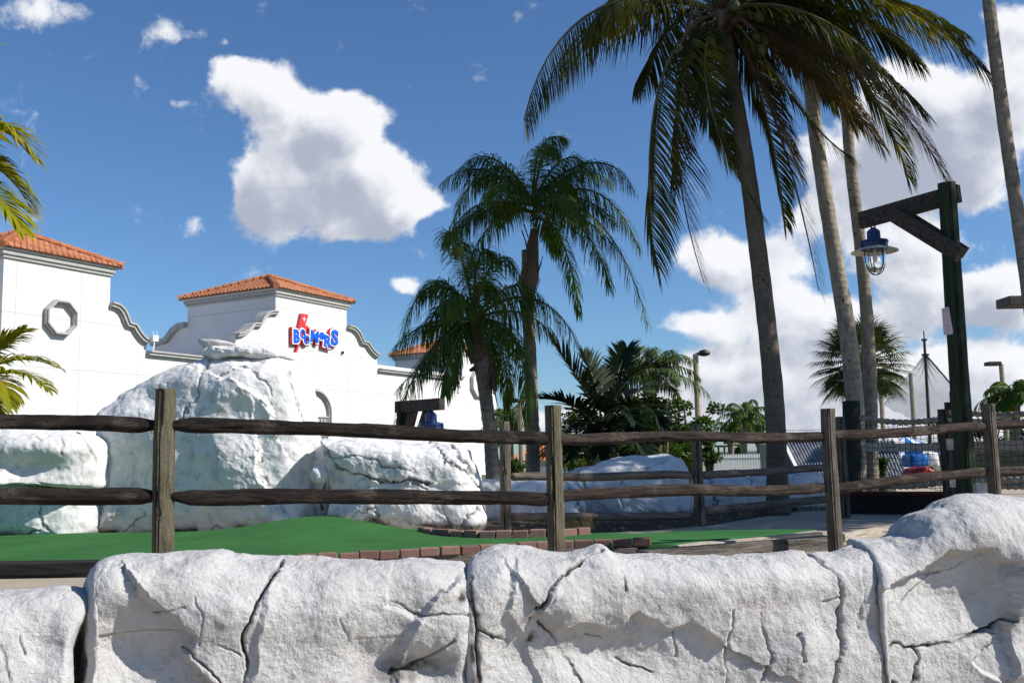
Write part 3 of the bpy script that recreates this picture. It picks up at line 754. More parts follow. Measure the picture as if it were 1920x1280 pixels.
blob('side_rock', 'broad cracked white rock between the dome and the palm trunks, tree shadows across it', [(606, 990), (604, 925), (606, 870), (596, 824), (640, 818), (720, 822), (800, 826), (860, 832), (885, 843), (898, 868), (906, 905), (908, 945), (910, 1012), (800, 1016), (650, 1000)], 12.6, .85,
     cracks=[([(590, 858), (612, 850), (625, 868), (650, 888), (690, 897), (730, 903), (760, 900), (800, 905)], 4, .07, .7), ([(800, 828), (822, 832), (832, 865), (845, 870), (862, 880), (880, 890), (902, 915)], 3, .05, .8), ([(848, 832), (860, 850), (872, 872), (892, 890)], 5, .07, .5),
             ([(610, 855), (650, 858), (720, 868), (770, 880)], 2.5, .03, .5), ([(770, 905), (800, 918), (830, 940)], 2.5, .03, .5), ([(700, 960), (718, 985)], 3, .05, .8), ([(895, 950), (870, 965), (855, 1000)], 3, .05, .8), ([(655, 975), (672, 960), (700, 955)], 2.5, .04, .8), ([(830, 955), (848, 1000)], 5, .08, .5)],
     steps=[([(600, 870), (640, 885), (690, 905), (760, 905)], -.05, 60)], bumps=[(640, 930, 40, 40, -.08), (700, 850, 80, 20, .06), (880, 980, 22, 22, .10), (820, 930, 30, 50, -.06)], seed=21, n=(440, 190), p=3.4, amp=(.045, .025, .006))
blob('side_rock', 'narrow recessed rock in the joint behind the small round stone', [(568, 1010), (572, 900), (575, 832), (600, 824), (628, 830), (634, 900), (636, 1010)], 13.1, .5, cracks=[([(612, 905), (606, 930), (600, 960)], 4, .06, .9)], n=(160, 80), p=3, seed=28)
blob('round_stone', 'small round white stone wedged between the dome and the cracked rock', [(580, 890), (584, 876), (597, 871), (610, 876), (614, 890), (609, 903), (597, 907), (585, 903)], 12.0, .16, n=(80, 40), p=2.1, seed=30, amp=(.01, .01, .003), facet=.015, fs=4)
blob('rear_rock', 'bluish shaded low rock left of the rear fence gap, beside the palm trunks', [(890, 1000), (895, 905), (930, 896), (1000, 893), (1060, 897), (1085, 915), (1092, 950), (1090, 1000)], 14.6, .5, cracks=[([(1060, 900), (1075, 930), (1085, 960)], 3, .05)], seed=41, n=(220, 80), p=3)
blob('rear_rock', 'long humped rock behind the second fence bay, below the dark bushes', [(985, 1000), (1000, 900), (1040, 882), (1110, 872), (1150, 860), (1190, 853), (1225, 860), (1255, 853), (1285, 862), (1302, 885), (1310, 980)], 15.6, .6, cracks=[([(1080, 880), (1095, 910), (1110, 935)], 3, .05), ([(1160, 905), (1185, 885), (1210, 878)], 2, .03), ([(1165, 932), (1168, 950)], 3, .05)], seed=44, n=(300, 110), p=3)
blob('rear_rock', 'low rock behind the rear fence, right of its middle post, sunlit at its right end', [(1296, 985), (1300, 905), (1340, 896), (1400, 894), (1480, 888), (1530, 882), (1552, 892), (1566, 915), (1570, 985)], 16.4, .6, cracks=[([(1330, 895), (1338, 930), (1350, 960)], 4, .06), ([(1400, 890), (1420, 920)], 2, .03)], seed=47, n=(280, 90), p=3)

# foreground rock wall
def wall(name, label, px0, px1, top, nu, nv, cracks=(), steps=(), bumps=(), stains=(), seed=1, Ry=.42, p=3.0, endp=16, endr=.30, tilt=0.06, fwd=0, amp=(.028, .018, .005), facet=.042, fs=1.9):
    xs = np.linspace(px0, px1, nu); s = np.linspace(-1, 1, nu)
    e = np.maximum(1 - np.abs(s) ** endp, 0) ** .5
    yt = np.interp(xs, *np.array(top, float).T)
    k = np.ones(15) / 15; ypad = np.pad(yt, 7, 'edge'); yt = np.convolve(ypad, k, 'valid')
    G = np.zeros((nu, nv, 3)); nF = int(nv * .56); nT = int(nv * .30); nB = nv - nF - nT
    for i, x in enumerate(xs):
        Yf = wallY(x) - fwd + (1 - e[i]) * endr
        pq = 960 + (x - 960) * (Yf + .08) / (Yf + Ry); P_ = at(pq, float(np.interp(pq, xs, yt)), Yf + Ry); X0 = at(x, 1100, Yf + .08).x; zt = P_.z - (1 - e[i]) * .10
        zb = -.02; R2 = .34
        face = [(tilt * ((zt - R2) - z), z) for z in np.linspace(zb, zt - R2, nF)]
        an = np.linspace(0, math.pi / 2, nT + 1)[1:]
        arc = [(Ry - Ry * abs(math.cos(a)) ** (2 / p), zt - R2 + R2 * math.sin(a) ** (2 / p)) for a in an]
        back = [(Ry + q * .42, zt - .02 - .5 * q ** 1.6) for q in np.linspace(0, 1, nB + 1)[1:]]
        pr = face + arc + back
        for j, (dy, z) in enumerate(pr[:nv]): G[i, j] = (X0 * (1 + (dy * .0)), Yf + dy, z)
    N = normals(G); 
    if N[nu // 2, nF // 2, 1] > 0: N = -N
    steps = [(a, b * .52, c) for a, b, c in steps]; cracks = [(a, b * .85, c * .75, *d_) for a, b, c, *d_ in cracks]
    G, dirt = relief(G, N, cracks, steps, bumps, stains, amp, seed, 1.0, facet, fs)
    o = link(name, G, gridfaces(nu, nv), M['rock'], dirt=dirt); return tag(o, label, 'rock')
wall('foreground_boulder', 'low front boulder at the far left, beside the deep dark gap', -260, 158, [(-260, 1098), (0, 1102), (100, 1102), (140, 1105), (160, 1112)], 250, 330,
     cracks=[([(0, 1212), (8, 1240), (20, 1280)], 4, .03, .9), ([(38, 1190), (44, 1225)], 4, .03, .6)], bumps=[(120, 1130, 60, 30, .04), (80, 1210, 60, 50, -.05)], seed=61, endr=.35, endp=40)
wall('foreground_boulder', 'long front boulder standing before the left fence post, split by a slanting crack', 148, 888, [(148, 1085), (165, 1062), (200, 1046), (290, 1036), (330, 1032), (420, 1029), (445, 1037), (500, 1042), (535, 1040), (620, 1050), (700, 1050), (800, 1049), (868, 1048), (880, 1056)], 620, 400,
     cracks=[([(532, 1043), (505, 1085), (485, 1120), (470, 1165), (458, 1190), (460, 1230), (463, 1290)], 4.5, .06, .9), ([(290, 1145), (320, 1150), (350, 1142)], 3.5, .035, .8), ([(372, 1120), (375, 1160), (368, 1215)], 3, .02, .3), ([(345, 1222), (380, 1250), (420, 1285)], 3.5, .03, .8),
             ([(735, 1120), (760, 1132), (790, 1150), (850, 1152), (878, 1150)], 3.5, .03, .8), ([(635, 1165), (655, 1195)], 3, .02, .4), ([(745, 1270), (800, 1245), (850, 1205)], 7, .06, .9), ([(410, 1215), (450, 1228)], 3, .02, .3), ([(200, 1065), (215, 1056), (245, 1056), (258, 1068)], 3, .02, .3)],
     steps=[([(262, 1095), (285, 1125), (330, 1165), (362, 1200), (345, 1235), (400, 1290)], -.16, 240), ([(735, 1075), (728, 1130), (790, 1160)], .05, 40), ([(872, 1075), (800, 1130), (770, 1180), (745, 1290)], -.12, 200), ([(470, 1290), (500, 1100), (530, 1045)], .05, 70)],
     bumps=[(215, 1100, 45, 40, .07), (440, 1150, 60, 50, .05), (800, 1095, 50, 40, .06), (240, 1230, 90, 90, -.12), (620, 1120, 80, 60, .05), (700, 1240, 50, 40, -.04), (810, 1260, 60, 40, -.10)], seed=64, stains=[(800, 1255, 70, 16, .55), (760, 1275, 50, 18, .45), (868, 1110, 8, 14, .6), (850, 1200, 10, 10, .5), (330, 1060, 40, 10, .25)], endr=.35, endp=50)
wall('foreground_boulder', 'middle front boulder before the second fence post, crossed by a diagonal brown crack', 868, 1662, [(874, 1066), (885, 1045), (930, 1030), (1000, 1030), (1060, 1033), (1095, 1024), (1115, 1016), (1135, 1020), (1148, 1033), (1250, 1037), (1300, 1042), (1360, 1044), (1440, 1036), (1480, 1024), (1530, 1026), (1560, 1026), (1600, 1014), (1662, 1002)], 660, 400,
     cracks=[([(1515, 1030), (1548, 1052), (1575, 1088), (1583, 1130), (1576, 1200), (1566, 1290)], 6, .07, .7), ([(1655, 1085), (1640, 1110), (1648, 1130)], 4, .03, .4), ([(1618, 1070), (1622, 1120), (1612, 1180)], 5, .03, .2), ([(1128, 1028), (1090, 1048), (1060, 1080), (1030, 1105), (1012, 1140)], 5, .06, 1), ([(1015, 1165), (1045, 1195), (1075, 1240), (1100, 1290)], 4, .04, .8), ([(1165, 1085), (1172, 1112)], 4, .03, .7), ([(880, 1080), (890, 1140), (905, 1290)], 6, .05, 1), ([(895, 1180), (930, 1200), (960, 1205)], 3.5, .03, .7),
             ([(1370, 1140), (1375, 1290)], 4, .04, .6), ([(1422, 1150), (1445, 1235), (1430, 1290)], 4, .04, .5), ([(1110, 1197), (1150, 1205)], 3, .03, .6), ([(1180, 1245), (1235, 1262)], 3, .03, .6), ([(1540, 1130), (1582, 1118)], 4, .03, .5), ([(1490, 1190), (1500, 1240)], 5, .05, .3), ([(1268, 1180), (1280, 1235)], 3, .02, .4)],
     steps=[([(1020, 1150), (1050, 1190), (1100, 1172), (1160, 1190), (1200, 1150), (1250, 1185), (1300, 1172), (1350, 1200)], -.09, 150), ([(965, 1060), (955, 1150), (1000, 1210), (1020, 1290)], -.06, 80), ([(1362, 1140), (1370, 1290)], .08, 60), ([(1150, 1030), (1090, 1052), (1015, 1145)], .05, 80)],
     bumps=[(940, 1090, 40, 50, .06), (1060, 1130, 40, 40, .06), (1250, 1090, 110, 40, .05), (1450, 1080, 100, 40, .08), (1150, 1230, 110, 50, -.10), (1500, 1220, 40, 60, .05), (960, 1240, 50, 50, -.05)], seed=69, stains=[(1006, 1195, 9, 8, .8), (995, 1162, 6, 6, .7), (893, 1135, 8, 20, .8), (900, 1240, 14, 60, .6), (935, 1200, 20, 6, .5), (1545, 1112, 14, 8, .4)], endr=.24, endp=50)
wall('foreground_boulder', 'tall front boulder at the right edge with its large shaded face', 1642, 2150, [(1642, 1012), (1660, 1000), (1690, 980), (1712, 966), (1745, 958), (1765, 942), (1800, 928), (1850, 925), (1900, 930), (1960, 932), (2150, 940)], 560, 440,
     cracks=[([(1668, 1222), (1690, 1212), (1735, 1216), (1790, 1208), (1850, 1190), (1885, 1165), (1925, 1140)], 5, .07, 1), ([(1722, 1218), (1732, 1240), (1722, 1290)], 5, .06, 1), ([(1785, 1212), (1805, 1195), (1850, 1190), (1880, 1185)], 3.5, .03, .7),
             ([(1905, 1040), (1915, 1100), (1910, 1150)], 4, .03, .7), ([(1752, 1080), (1790, 1072)], 3, .02, .5), ([(1640, 1290), (1690, 1282)], 5, .05, 1)],
     steps=[([(1738, 1062), (1780, 1040), (1860, 1030), (1895, 1060), (1892, 1130)], -.20, 260), ([(1890, 1170), (1830, 1240), (1880, 1290)], .10, 90)],
     bumps=[(1800, 990, 90, 40, .05), (1800, 1120, 80, 70, -.09), (1910, 1080, 30, 80, .12),  (1900, 1250, 50, 50, .10), (1700, 1000, 40, 14, -.05)], seed=74, endr=.12, endp=80, fwd=.06, Ry=.6)
# ------------------------------------------------------------------ logs
def log(name, p0, p1, r0, r1, mat, parent, neck0=0, neck1=0, seed=0, nseg=26, step=.025, rough=1.0, flat=None):
    p0 = Vector(p0); p1 = Vector(p1); d = p1 - p0; L = d.length
    n = max(6, int(L / step)); s = np.linspace(0, L, n); s = np.unique(np.r_[s, neck0, L - neck1] if (neck0 or neck1) else s); n = len(s)
    rad = r0 + (r1 - r0) * s / L
    if neck0: rad = rad * np.clip(.50 + .5 * s / neck0, .5, 1)
    if neck1: rad = rad * np.clip(.50 + .5 * (L - s) / neck1, .5, 1)
    th = np.linspace(0, 2 * math.pi, nseg, endpoint=False); S, T = np.meshgrid(s, th, indexing='ij')
    C = np.stack([S * 1.1, np.cos(T) * .6 + seed * 3.7, np.sin(T) * .6], -1)
    C2 = np.stack([S * 2.2, np.cos(T) * 3.2 + seed, np.sin(T) * 3.2], -1)
    q = rad[:, None] * (1 + rough * (.13 * fbm(C * 1.8, 3, seed) - .20 * np.clip(fbm(C2, 4, seed + 5) - .05, 0, 1) + .05 * fbm(C * np.array([9., 4, 4]), 3, seed + 8)))
    bend = .018 * rough * np.stack([vnoise(np.stack([s * .9, s * 0 + seed, s * 0 + k], -1), 7) for k in (1, 2)], 1)
    e = np.minimum(np.minimum(s, L - s) / .3, 1)[:, None]; bend = bend * e
    V = np.stack([S, q * np.cos(T) + bend[:, 0:1], q * np.sin(T) + bend[:, 1:2]], -1)
    F = gridfaces(n, nseg, False) + [(i * nseg + nseg - 1, i * nseg, (i + 1) * nseg, (i + 1) * nseg + nseg - 1) for i in range(n - 1)]
    F = [tuple(f) for f in F]; Vl = V.reshape(-1, 3).tolist()
    Vl.append([-.004, 0, 0]); Vl.append([L + .004, 0, 0]); a = len(Vl) - 2
    F += [(a, k, (k + 1) % nseg) for k in range(nseg)][::1]; b = (n - 1) * nseg
    F += [(a + 1, b + (k + 1) % nseg, b + k) for k in range(nseg)]
    me = D.meshes.new(name); me.from_pydata(Vl, [], F); me.materials.append(M[mat]); me.materials.append(M['endgrain'])
    nfl = len(me.polygons); mi = [0] * nfl; sm = [True] * nfl
    for k in range(nseg * 2): mi[nfl - 1 - k] = 1; sm[nfl - 1 - k] = False
    me.polygons.foreach_set('material_index', mi); me.polygons.foreach_set('use_smooth', sm)
    o = D.objects.new(name, me); COL.objects.link(o); o.parent = parent
    d.normalize(); y = Vector((0, 0, 1)).cross(d); 
    if y.length < .1: y = Vector((1, 0, 0)).cross(d)
    y.normalize(); z = d.cross(y)
    Mx = Matrix.Translation(p0 - (Vector(parent.location) if parent else Vector())) @ Matrix((d, y, z)).transposed().to_4x4()
    o.matrix_local = Mx; return o

# front split-rail fence
P = [at(-760, 740, 5.3), at(311, 729, 6.4), at(1037, 760, 7.7), at(1552, 766, 9.0), at(1852, 757, 10.0), at(2150, 748, 10.9)]
ff = empty('log_fence', (P[2].x, P[2].y, DECK), 'front dark log fence with round posts and two rails along the rock wall', 'fence')
for i, p in enumerate(P[1:], 1):
    b = Vector((p.x, p.y, DECK))
    log('post', b, p, (.068, .066, .067, .064, .066)[i - 1], .064 if i > 1 else .066, 'post' if i in (1, 2) else 'postgrey', ff, seed=i * 3 + 1, rough=.35, nseg=22)
UP_ = [(797, 797), (797, 822), (823, 819), (817, 799), (797, 790)]
LO_ = [(931, 931), (930, 937), (930, 913), (916, 884), (884, 880)]
PX = [-760, 311, 1037, 1552, 1852, 2150]
for i in range(5):
    for k, (ya, yb_) in enumerate(((UP_[i]), (LO_[i]))):
        a = at(PX[i] + (17 if i == 1 else 10 if i else 10), ya, P[i].y); b = at(PX[i + 1] - (17 if i == 0 else 8), yb_, P[i + 1].y)
        d = (b - a).normalized(); a = a - d * .03; b = b + d * .03
        r = (.050, .050, .046, .046, .046)[i]
        nk = .13 if i == 0 else 0
        log('rail', a, b, r * 1.0, r * (1.0 if k else .97), 'rail' if i < 2 else 'railmid', ff, neck0=(.12 if i == 1 else .05 if i else .1), neck1=(.13 if i == 0 else .06), seed=20 + i * 2 + k, rough=1.0)

# rear fence
Q = [at(945, 790, 12.1), at(1305, 796, 13.0), at(1574, 781, 14.0)]
rf = empty('log_fence', (Q[1].x, Q[1].y, DECK), 'rear grey log fence between the mulch bed and the bluish rocks', 'fence')
for i, p in enumerate(Q):
    log('post', (p.x, p.y, DECK), p, .068, .066, 'postgrey', rf, seed=50 + i, rough=.35)
for i, k, a, b in ((0, 0, (957, 893), (1297, 891)), (0, 1, (958, 967), (1296, 966)), (1, 0, (1316, 891), (1570, 873)), (1, 1, (1316, 958), (1570, 934))):
    log('rail', at(*a, Q[i].y), at(*b, Q[i + 1].y), .052, .05, 'railgrey' if k == 0 else 'railgrey', rf, neck0=.04, neck1=.04, seed=60 + i * 2 + k, rough=.8)

# kerb timbers
def timber(name, a, b, w, h, mat, label, seed=0, group='kerb timbers edging the green'):
    a = Vector(a); b = Vector(b); d = b - a; L = d.length; d.normalize(); n = int(L / .05)
    prof = [(-w / 2, 0), (-w / 2, h * .33), (-w / 2, h * .66), (-w / 2, h * .95), (-w / 2 + h * .05, h), (0, h), (w / 2 - h * .05, h), (w / 2, h * .95), (w / 2, h * .5), (w / 2, 0)]
    s = np.linspace(0, L, n); V = np.array([[(x, p[0], p[1]) for p in prof] for x in s])
    C = V * np.array([1.2, 14, 14]) + seed * 3.1; V[..., 1:] += (.009 * fbm(C, 3, seed))[..., None]
    np_ = len(prof); F = gridfaces(n, np_); F += [tuple(range(np_))[::-1], tuple((n - 1) * np_ + k for k in range(np_))]
    o = link(name, V, F, M[mat], None, False); y = Vector((-d.y, d.x, 0)).normalized(); z = d.cross(y)
    o.matrix_world = Matrix.Translation(a) @ Matrix((d, y, z)).transposed().to_4x4(); return tag(o, label, 'timber', group)
def tz(px, py, z=DECK):
    p = gz(px, py, z); return Vector((p.x, p.y, DECK))
def te(px, off):
    p = gz(px, float(np.interp(px, *np.array(near).T)), GRN); return Vector((p.x, p.y - off, DECK))
timber('kerb_timber', te(-420, .075), te(430, .075), .14, .131, 'timberdark', 'dark kerb timber at the left in front of the green carpet', 1)
timber('kerb_timber', te(440, .09), te(900, .09), .15, .11, 'timber', 'grey kerb timber below the long brick row', 2)
timber('kerb_timber', te(910, .09), te(1190, .09), .15, .11, 'timber', 'grey kerb timber hidden behind the middle boulder, below the bricks', 3)
timber('kerb_timber', tz(1205, 1061), tz(1558, 1029), .17, .125, 'timber', 'large grey kerb timber ending at the third fence post', 4)
timber('kerb_timber', te(1264, .06), te(1532, .05), .09, .129, 'creamwood', 'pale thin kerb board beside the narrow tip of the green', 5)
timber('kerb_timber', tz(1578, 1013), tz(1810, 965), .07, .07, 'creamwood', 'whitish kerb board between the third post and the right boulder', 6)

# brick edgings
def bricks(pts, z, label, hgt, bl=.20, bw=.11, gap=.012, jit=.006):
    pts = [gz(x, y, GRN) for x, y in pts]; pts = [Vector((p.x, p.y, z if isinstance(z, float) else z[0] + (z[1] - z[0]) * i / (len(pts) - 1))) for i, p in enumerate(pts)]; e = empty('brick_edging', (pts[0].x, pts[0].y, DECK), label, 'edging')
    seg = np.r_[0, np.cumsum([(pts[i + 1] - pts[i]).length for i in range(len(pts) - 1)])]; n = int(seg[-1] / (bl + gap)); rg = random.Random(n)
    f = lambda s: Vector([np.interp(s, seg, [p[k] for p in pts]) for k in range(3)])
    for i in range(n):
        a = f(i * (bl + gap)); b = f(i * (bl + gap) + bl); d = (b - a).normalized(); y = Vector((-d.y, d.x, 0)); c = (a + b) / 2
        T = Matrix.Translation(c - Vector(e.location) + Vector((rg.uniform(-jit, jit), rg.uniform(-jit, jit), rg.uniform(-jit, jit)))) @ Matrix.Rotation(rg.uniform(-.02, .02), 4, 'Z') @ Matrix((d, y, Vector((0, 0, 1)))).transposed().to_4x4()
        m = MB(); m.box((-bl / 2, -bw / 2, -hgt), (bl / 2, bw / 2, 0)); o = m.build('brick', M['brick'], e, local=True); o.matrix_local = T; bevel(o, .008)
    return e
bricks([(440, 1047), (540, 1045), (700, 1038), (860, 1032), (1030, 1024), (1140, 1022), (1258, 1021)], (.838, .895), 'long row of red bricks along the near edge of the green', .07, bl=.16)
bricks([(792, 1000), (815, 1003), (850, 1006), (905, 1008), (960, 1007), (1020, 1006), (1075, 1003), (1128, 999)], .90, 'curved short row of red bricks below the cracked rock', .15, bl=.155)

# low red-topped planking at the back of the path
a, b = at(1572, 928, 15), at(1775, 926, 14.2)
m = MB(); m.beam((a.x, a.y, DECK + .14), (b.x, b.y, DECK + .14), .10, .27); o = m.build('low_barrier', M['timberdark'], None); 
tag(o, 'low black plank barrier with a dark red top edge behind the path', 'barrier')
m = MB(); m.beam((a.x, a.y, DECK + .30), (b.x, b.y, DECK + .30), .14, .05); o2 = m.build('top_rail', M['reddk'], o)

# ------------------------------------------------------------------ lamp posts
def lantern(top, s, label):
    """marine pendant: top is the hanging point"""
    e = empty('pendant_lamp', top, label, 'lamp', 'blue pendant lamps with glass domes'); L = (0, 0, 0)
    def lt(name, prof, mat, sm=True, n=32):
        m = MB(); m.lathe(L, [(r * s, z * s) for r, z in prof], n, caps=False); o = m.build(name, M[mat], e, sm, local=True)
        if sm: o.modifiers.new('e', 'EDGE_SPLIT').split_angle = R_(35)
        return o
    lt('cap', [(.0, 0), (.04, 0), (.045, -.02), (.075, -.03), (.075, -.05), (.10, -.055), (.105, -.19), (.135, -.20), (.215, -.215), (.22, -.25), (.20, -.255), (.195, -.285), (.20, -.30), (.0, -.30)], 'blue')
    m = MB()
    for k in range(6):
        a = k * math.pi / 3; m.lathe((.20 * s * math.cos(a), .20 * s * math.sin(a), 0), [(.0, -.24 * s), (.02 * s, -.24 * s), (.02 * s, -.32 * s), (0, -.32 * s)], 8, False)
    m.build('bolt', M['blue'], e, local=True)
    m = MB()
    for k in (-1, 1): m.tube([(k * .03 * s, 0, -.02 * s), (k * .03 * s, 0, .12 * s)], .012 * s, 6)
    m.build('hanger', M['fixture'], e, local=True)
    lt('shade', [(.16, -.315), (.22, -.325), (.36, -.385), (.362, -.392), (.22, -.335), (.16, -.325)], 'shadew', n=48)
    lt('neck_ring', [(.17, -.30), (.178, -.31), (.178, -.35), (.15, -.352), (.15, -.30)], 'steel')
    lt('glass_dome', [(.165, -.345), (.166, -.50), (.155, -.58), (.125, -.65), (.08, -.70), (.03, -.72), (.001, -.723)], 'glass')
    lt('bulb', [(.001, -.56), (.03, -.55), (.04, -.50), (.035, -.44), (.022, -.36), (.022, -.345)], 'shadew', n=16)
    m = MB()
    for k in range(4):
        a = k * math.pi / 2 + .35; pr = [(.19, -.33), (.195, -.50), (.185, -.59), (.15, -.675), (.095, -.73), (.03, -.755), (0, -.757)]
        m.tube([(r * s * math.cos(a), r * s * math.sin(a), z * s) for r, z in pr], .0085 * s, 6)
    m.tube([(.192 * s * math.cos(a), .192 * s * math.sin(a), -.35 * s) for a in np.linspace(0, 2 * math.pi, 25)], .0085 * s, 6)
    m.build('guard_cage', M['blue'], e, True, local=True)
    return e
# near lamp post
pb = at(1812, 960, 11.9); ptp = at(1775, 343, 11.55)
lp_ = empty('lamp_post', (pb.x, pb.y, DECK), 'tall green treated timber post with an angled dark wooden arm at the right', 'lamp post')
log('pole', (pb.x + .02, pb.y, DECK), ptp, .118, .10, 'postgreen', lp_, seed=90, rough=.2, nseg=28, step=.06)
aR = at(1798, 361, 11.25); aL = at(1612, 412, 12.55)
m = MB(); zc = (aR.z + aL.z) / 2
m.beam(at(1799, 362, 11.62), at(1613, 414, 12.6), .09, .21); m.build('arm', M['beam'], lp_)
m = MB(); m.beam(at(1668, 398, 12.15), at(1800, 478, 11.36), .08, .17); m.build('brace', M['beam'], lp_)
m = MB(); m.beam(at(1675, 390, 12.35), at(1809, 474, 11.72), .07, .15); m.build('brace', M['beam'], lp_)
lantern(at(1637, 427, 12.42), .80, 'blue pendant lamp with clear glass dome hanging from the tall green post')
sgp = MB(); c1, c2, c3, c4 = [at(x, y, 11.62) for x, y in ((1766, 578), (1784, 574), (1787, 626), (1770, 628))]
sgp.add([c1, c2, c3, c4] + [c + Vector((0, .008, 0)) for c in (c1, c2, c3, c4)], [(0, 1, 2, 3), (7, 6, 5, 4), (0, 4, 5, 1), (1, 5, 6, 2), (2, 6, 7, 3), (3, 7, 4, 0)])
tag(sgp.build('paper_notice', M['paper']), 'faded pinkish paper notice stapled to the tall green post', 'notice')
# electrical box at its foot
bx = at(1835, 905, 11.4); m = MB(); m.box((bx.x - .05, bx.y - .05, bx.z - .2), (bx.x + .08, bx.y + .05, bx.z)); o = bevel(m.build('electrical_box', M['steel']), .01); tag(o, 'small grey electrical box at the foot of the tall green post', 'box')
# far lamp post behind the queen palm
pb = at(757, 900, 15.2); ptp = at(757, 752, 15.2)
lp2 = empty('lamp_post', (pb.x, pb.y, DECK), 'short-looking timber lamp post behind the drooping palm frond, seen above the rail', 'lamp post')
log('pole', (pb.x, pb.y, DECK), ptp, .115, .11, 'postgreen', lp2, seed=95, rough=.2)
m = MB(); m.beam(at(745, 763, 15.25), at(829, 757, 14.4), .10, .17); m.build('arm', M['beam'], lp2)
m = MB(); m.beam(at(778, 758, 15.0), at(760, 830, 15.1), .09, .12); m.build('brace', M['beam'], lp2)
m = MB(); m.beam(at(803, 765, 14.75), at(788, 812, 15.05), .09, .14); m.build('brace', M['beam'], lp2)
lantern(at(808, 770, 14.6), .84, 'blue pendant lamp showing just above the rail, in front of the white tower')

# parking-lot lights
def lot_light(px, ytop, ybot, Y, w, hpx, label, side=1, style='cobra', hy=None):
    t = at(px, ytop, Y); b = at(px, ybot, Y); e = empty('street_lamp', (t.x, t.y, DECK), label, 'street lamp', 'tan street lamps')
    W_ = w / FPX * Y; m = MB(); m.lathe((t.x, t.y, DECK), [(W_ / 2 * 1.15, 0), (W_ / 2 * .95, t.z - DECK)], 10); m.build('pole', M['tan'], e)
    S = hpx / FPX * Y; m = MB()
    if style == 'cobra':
        c = Vector((t.x + side * S * .62, t.y, t.z + .02)); m.lathe((c.x, c.y, c.z), [(.02, .30 * S), (.3 * S, .22 * S), (.46 * S, .02), (.40 * S, -.12 * S), (.1 * S, -.2 * S)], 16)
        m.tube([t, c], .05)
        hd = m.build('lamp_head', M['fixture'], e, True)
    else:
        m.box((t.x + (S * -1.15 if side < 0 else .15 * S), t.y - S * .45, t.z - S * .13), (t.x + (-.15 * S if side < 0 else S * 1.15), t.y + S * .45, t.z + S * .17)); m.tube([t - Vector((0, 0, .02)), t + Vector((side * S * .3, 0, 0))], .05)
        hd = bevel(m.build('lamp_head', M['fixture'], e), .03)
    return e
lot_light(1304, 664, 880, 34, 11, 26, 'tan street lamp with a rounded grey head above the middle rear post')
lot_light(976, 751, 875, 27, 11, 24, 'tan street lamp with a square brown head between the queen palm trunks', -1, 'box')
lot_light(1267, 774, 830, 60, 5.5, 16, 'short-looking distant street lamp in front of the green bushes', -1, 'box')
lot_light(1877, 682, 800, 40, 9, 24, 'street lamp leaning into view right of the green timber post', -1, 'box')
lot_light(1948, 567, 900, 20, 18, 60, 'large brown shoebox street lamp at the right edge of the view', -1, 'box')
lot_light(1707, 700, 900, 36, 8, 1, 'plain tan pole beside the net mast, without a visible head', 1, 'box')
lot_light(1649, 690, 900, 30, 9, 1, 'plain tan pole just right of the trunks of the tall palms', 1, 'box')

# net mast
mt = at(1733, 637, 32); e = empty('net_mast', (mt.x, mt.y, DECK), 'dark mast carrying a sheer triangular net behind the rope fence', 'mast')
m = MB(); m.tube([(at(1741, 800, 32).x, mt.y, DECK), mt], [.07, .045], 8); m.tube([mt, mt + Vector((0, 0, .3))], .02, 6); m.lathe(tuple(mt), [(.09, -.03), (.09, .03)], 10); m.lathe(tuple(at(1735, 665, 32)), [(.12, -.03), (.12, .03)], 10); m.build('pole', M['fixture'], e)
def netsheet(pts, name, nu=30):
    a, b, c_ = [at(x, y, Y) for x, y, Y in pts]; V = []; F = []
    for i in range(nu + 1):
        for j in range(nu + 1):
            q = a.lerp(b, i / nu).lerp(a.lerp(c_, i / nu), j / nu); V.append(q + Vector((0, .12 * math.sin(i * .5 + j * .7), 0)))
    for i in range(nu):
        for j in range(nu): k = i * (nu + 1) + j; F.append((k, k + 1, k + nu + 2, k + nu + 1))
    return link(name, V, F, M['sailnet'], e, True)
netsheet([(1735, 664, 32), (1800, 740, 30), (1742, 800, 32)], 'net'); netsheet([(1735, 664, 32), (1655, 760, 34), (1742, 800, 32)], 'net')
m = MB(); m.tube([at(1735, 664, 32), at(1802, 742, 30)], .028, 6); m.tube([at(1735, 664, 32), at(1655, 762, 34)], .008, 6); m.build('rope', M['fixture'], e)

# ------------------------------------------------------------------ rope fence with netting
def roperail(e, a, b, r=.038, mat='rope'):
    a = Vector(a); b = Vector(b); L = (b - a).length; n = int(L / .012); pts = [a.lerp(b, i / n) + Vector((0, 0, -.05 * math.sin(math.pi * i / n))) for i in range(n + 1)]
    rad = [r * (.78 + .42 * abs(math.sin(i * .012 * math.pi / .085))) for i in range(n + 1)]
    m = MB(); m.tube(pts, rad, 9); return m.build('rope_rail', M[mat], e, True)
def netting(e, a, b, h, cell=.075, name='netting'):
    a = Vector(a); b = Vector(b); L = (b - a).length; d = (b - a) / L; m = MB(); rg = random.Random(3); r = .0042
    nx = int(L / cell); nz = max(2, int(h / cell))
    f = lambda i, j: a + d * (i * L / nx + .012 * math.sin(i * 1.3 + j)) + Vector((0, .015 * math.sin(i * .7 + j * .9), -j * h / nz + .014 * math.sin(i * .9 + j * .4)))
    for i in range(nx + 1): m.tube([f(i, j) for j in range(nz + 1)], r, 3, False)
    for j in range(nz + 1): m.tube([f(i, j) for i in range(nx + 1)], r, 3, False)
    return m.build(name, M['net'], e)
rp = [at(1600, 782, 14.3), at(1768, 767, 13.6), at(1990, 765, 12.9)]
re = empty('rope_fence', (rp[1].x, rp[1].y, DECK), 'rope fence with black netting and thick rope rails behind the right log fence', 'fence')
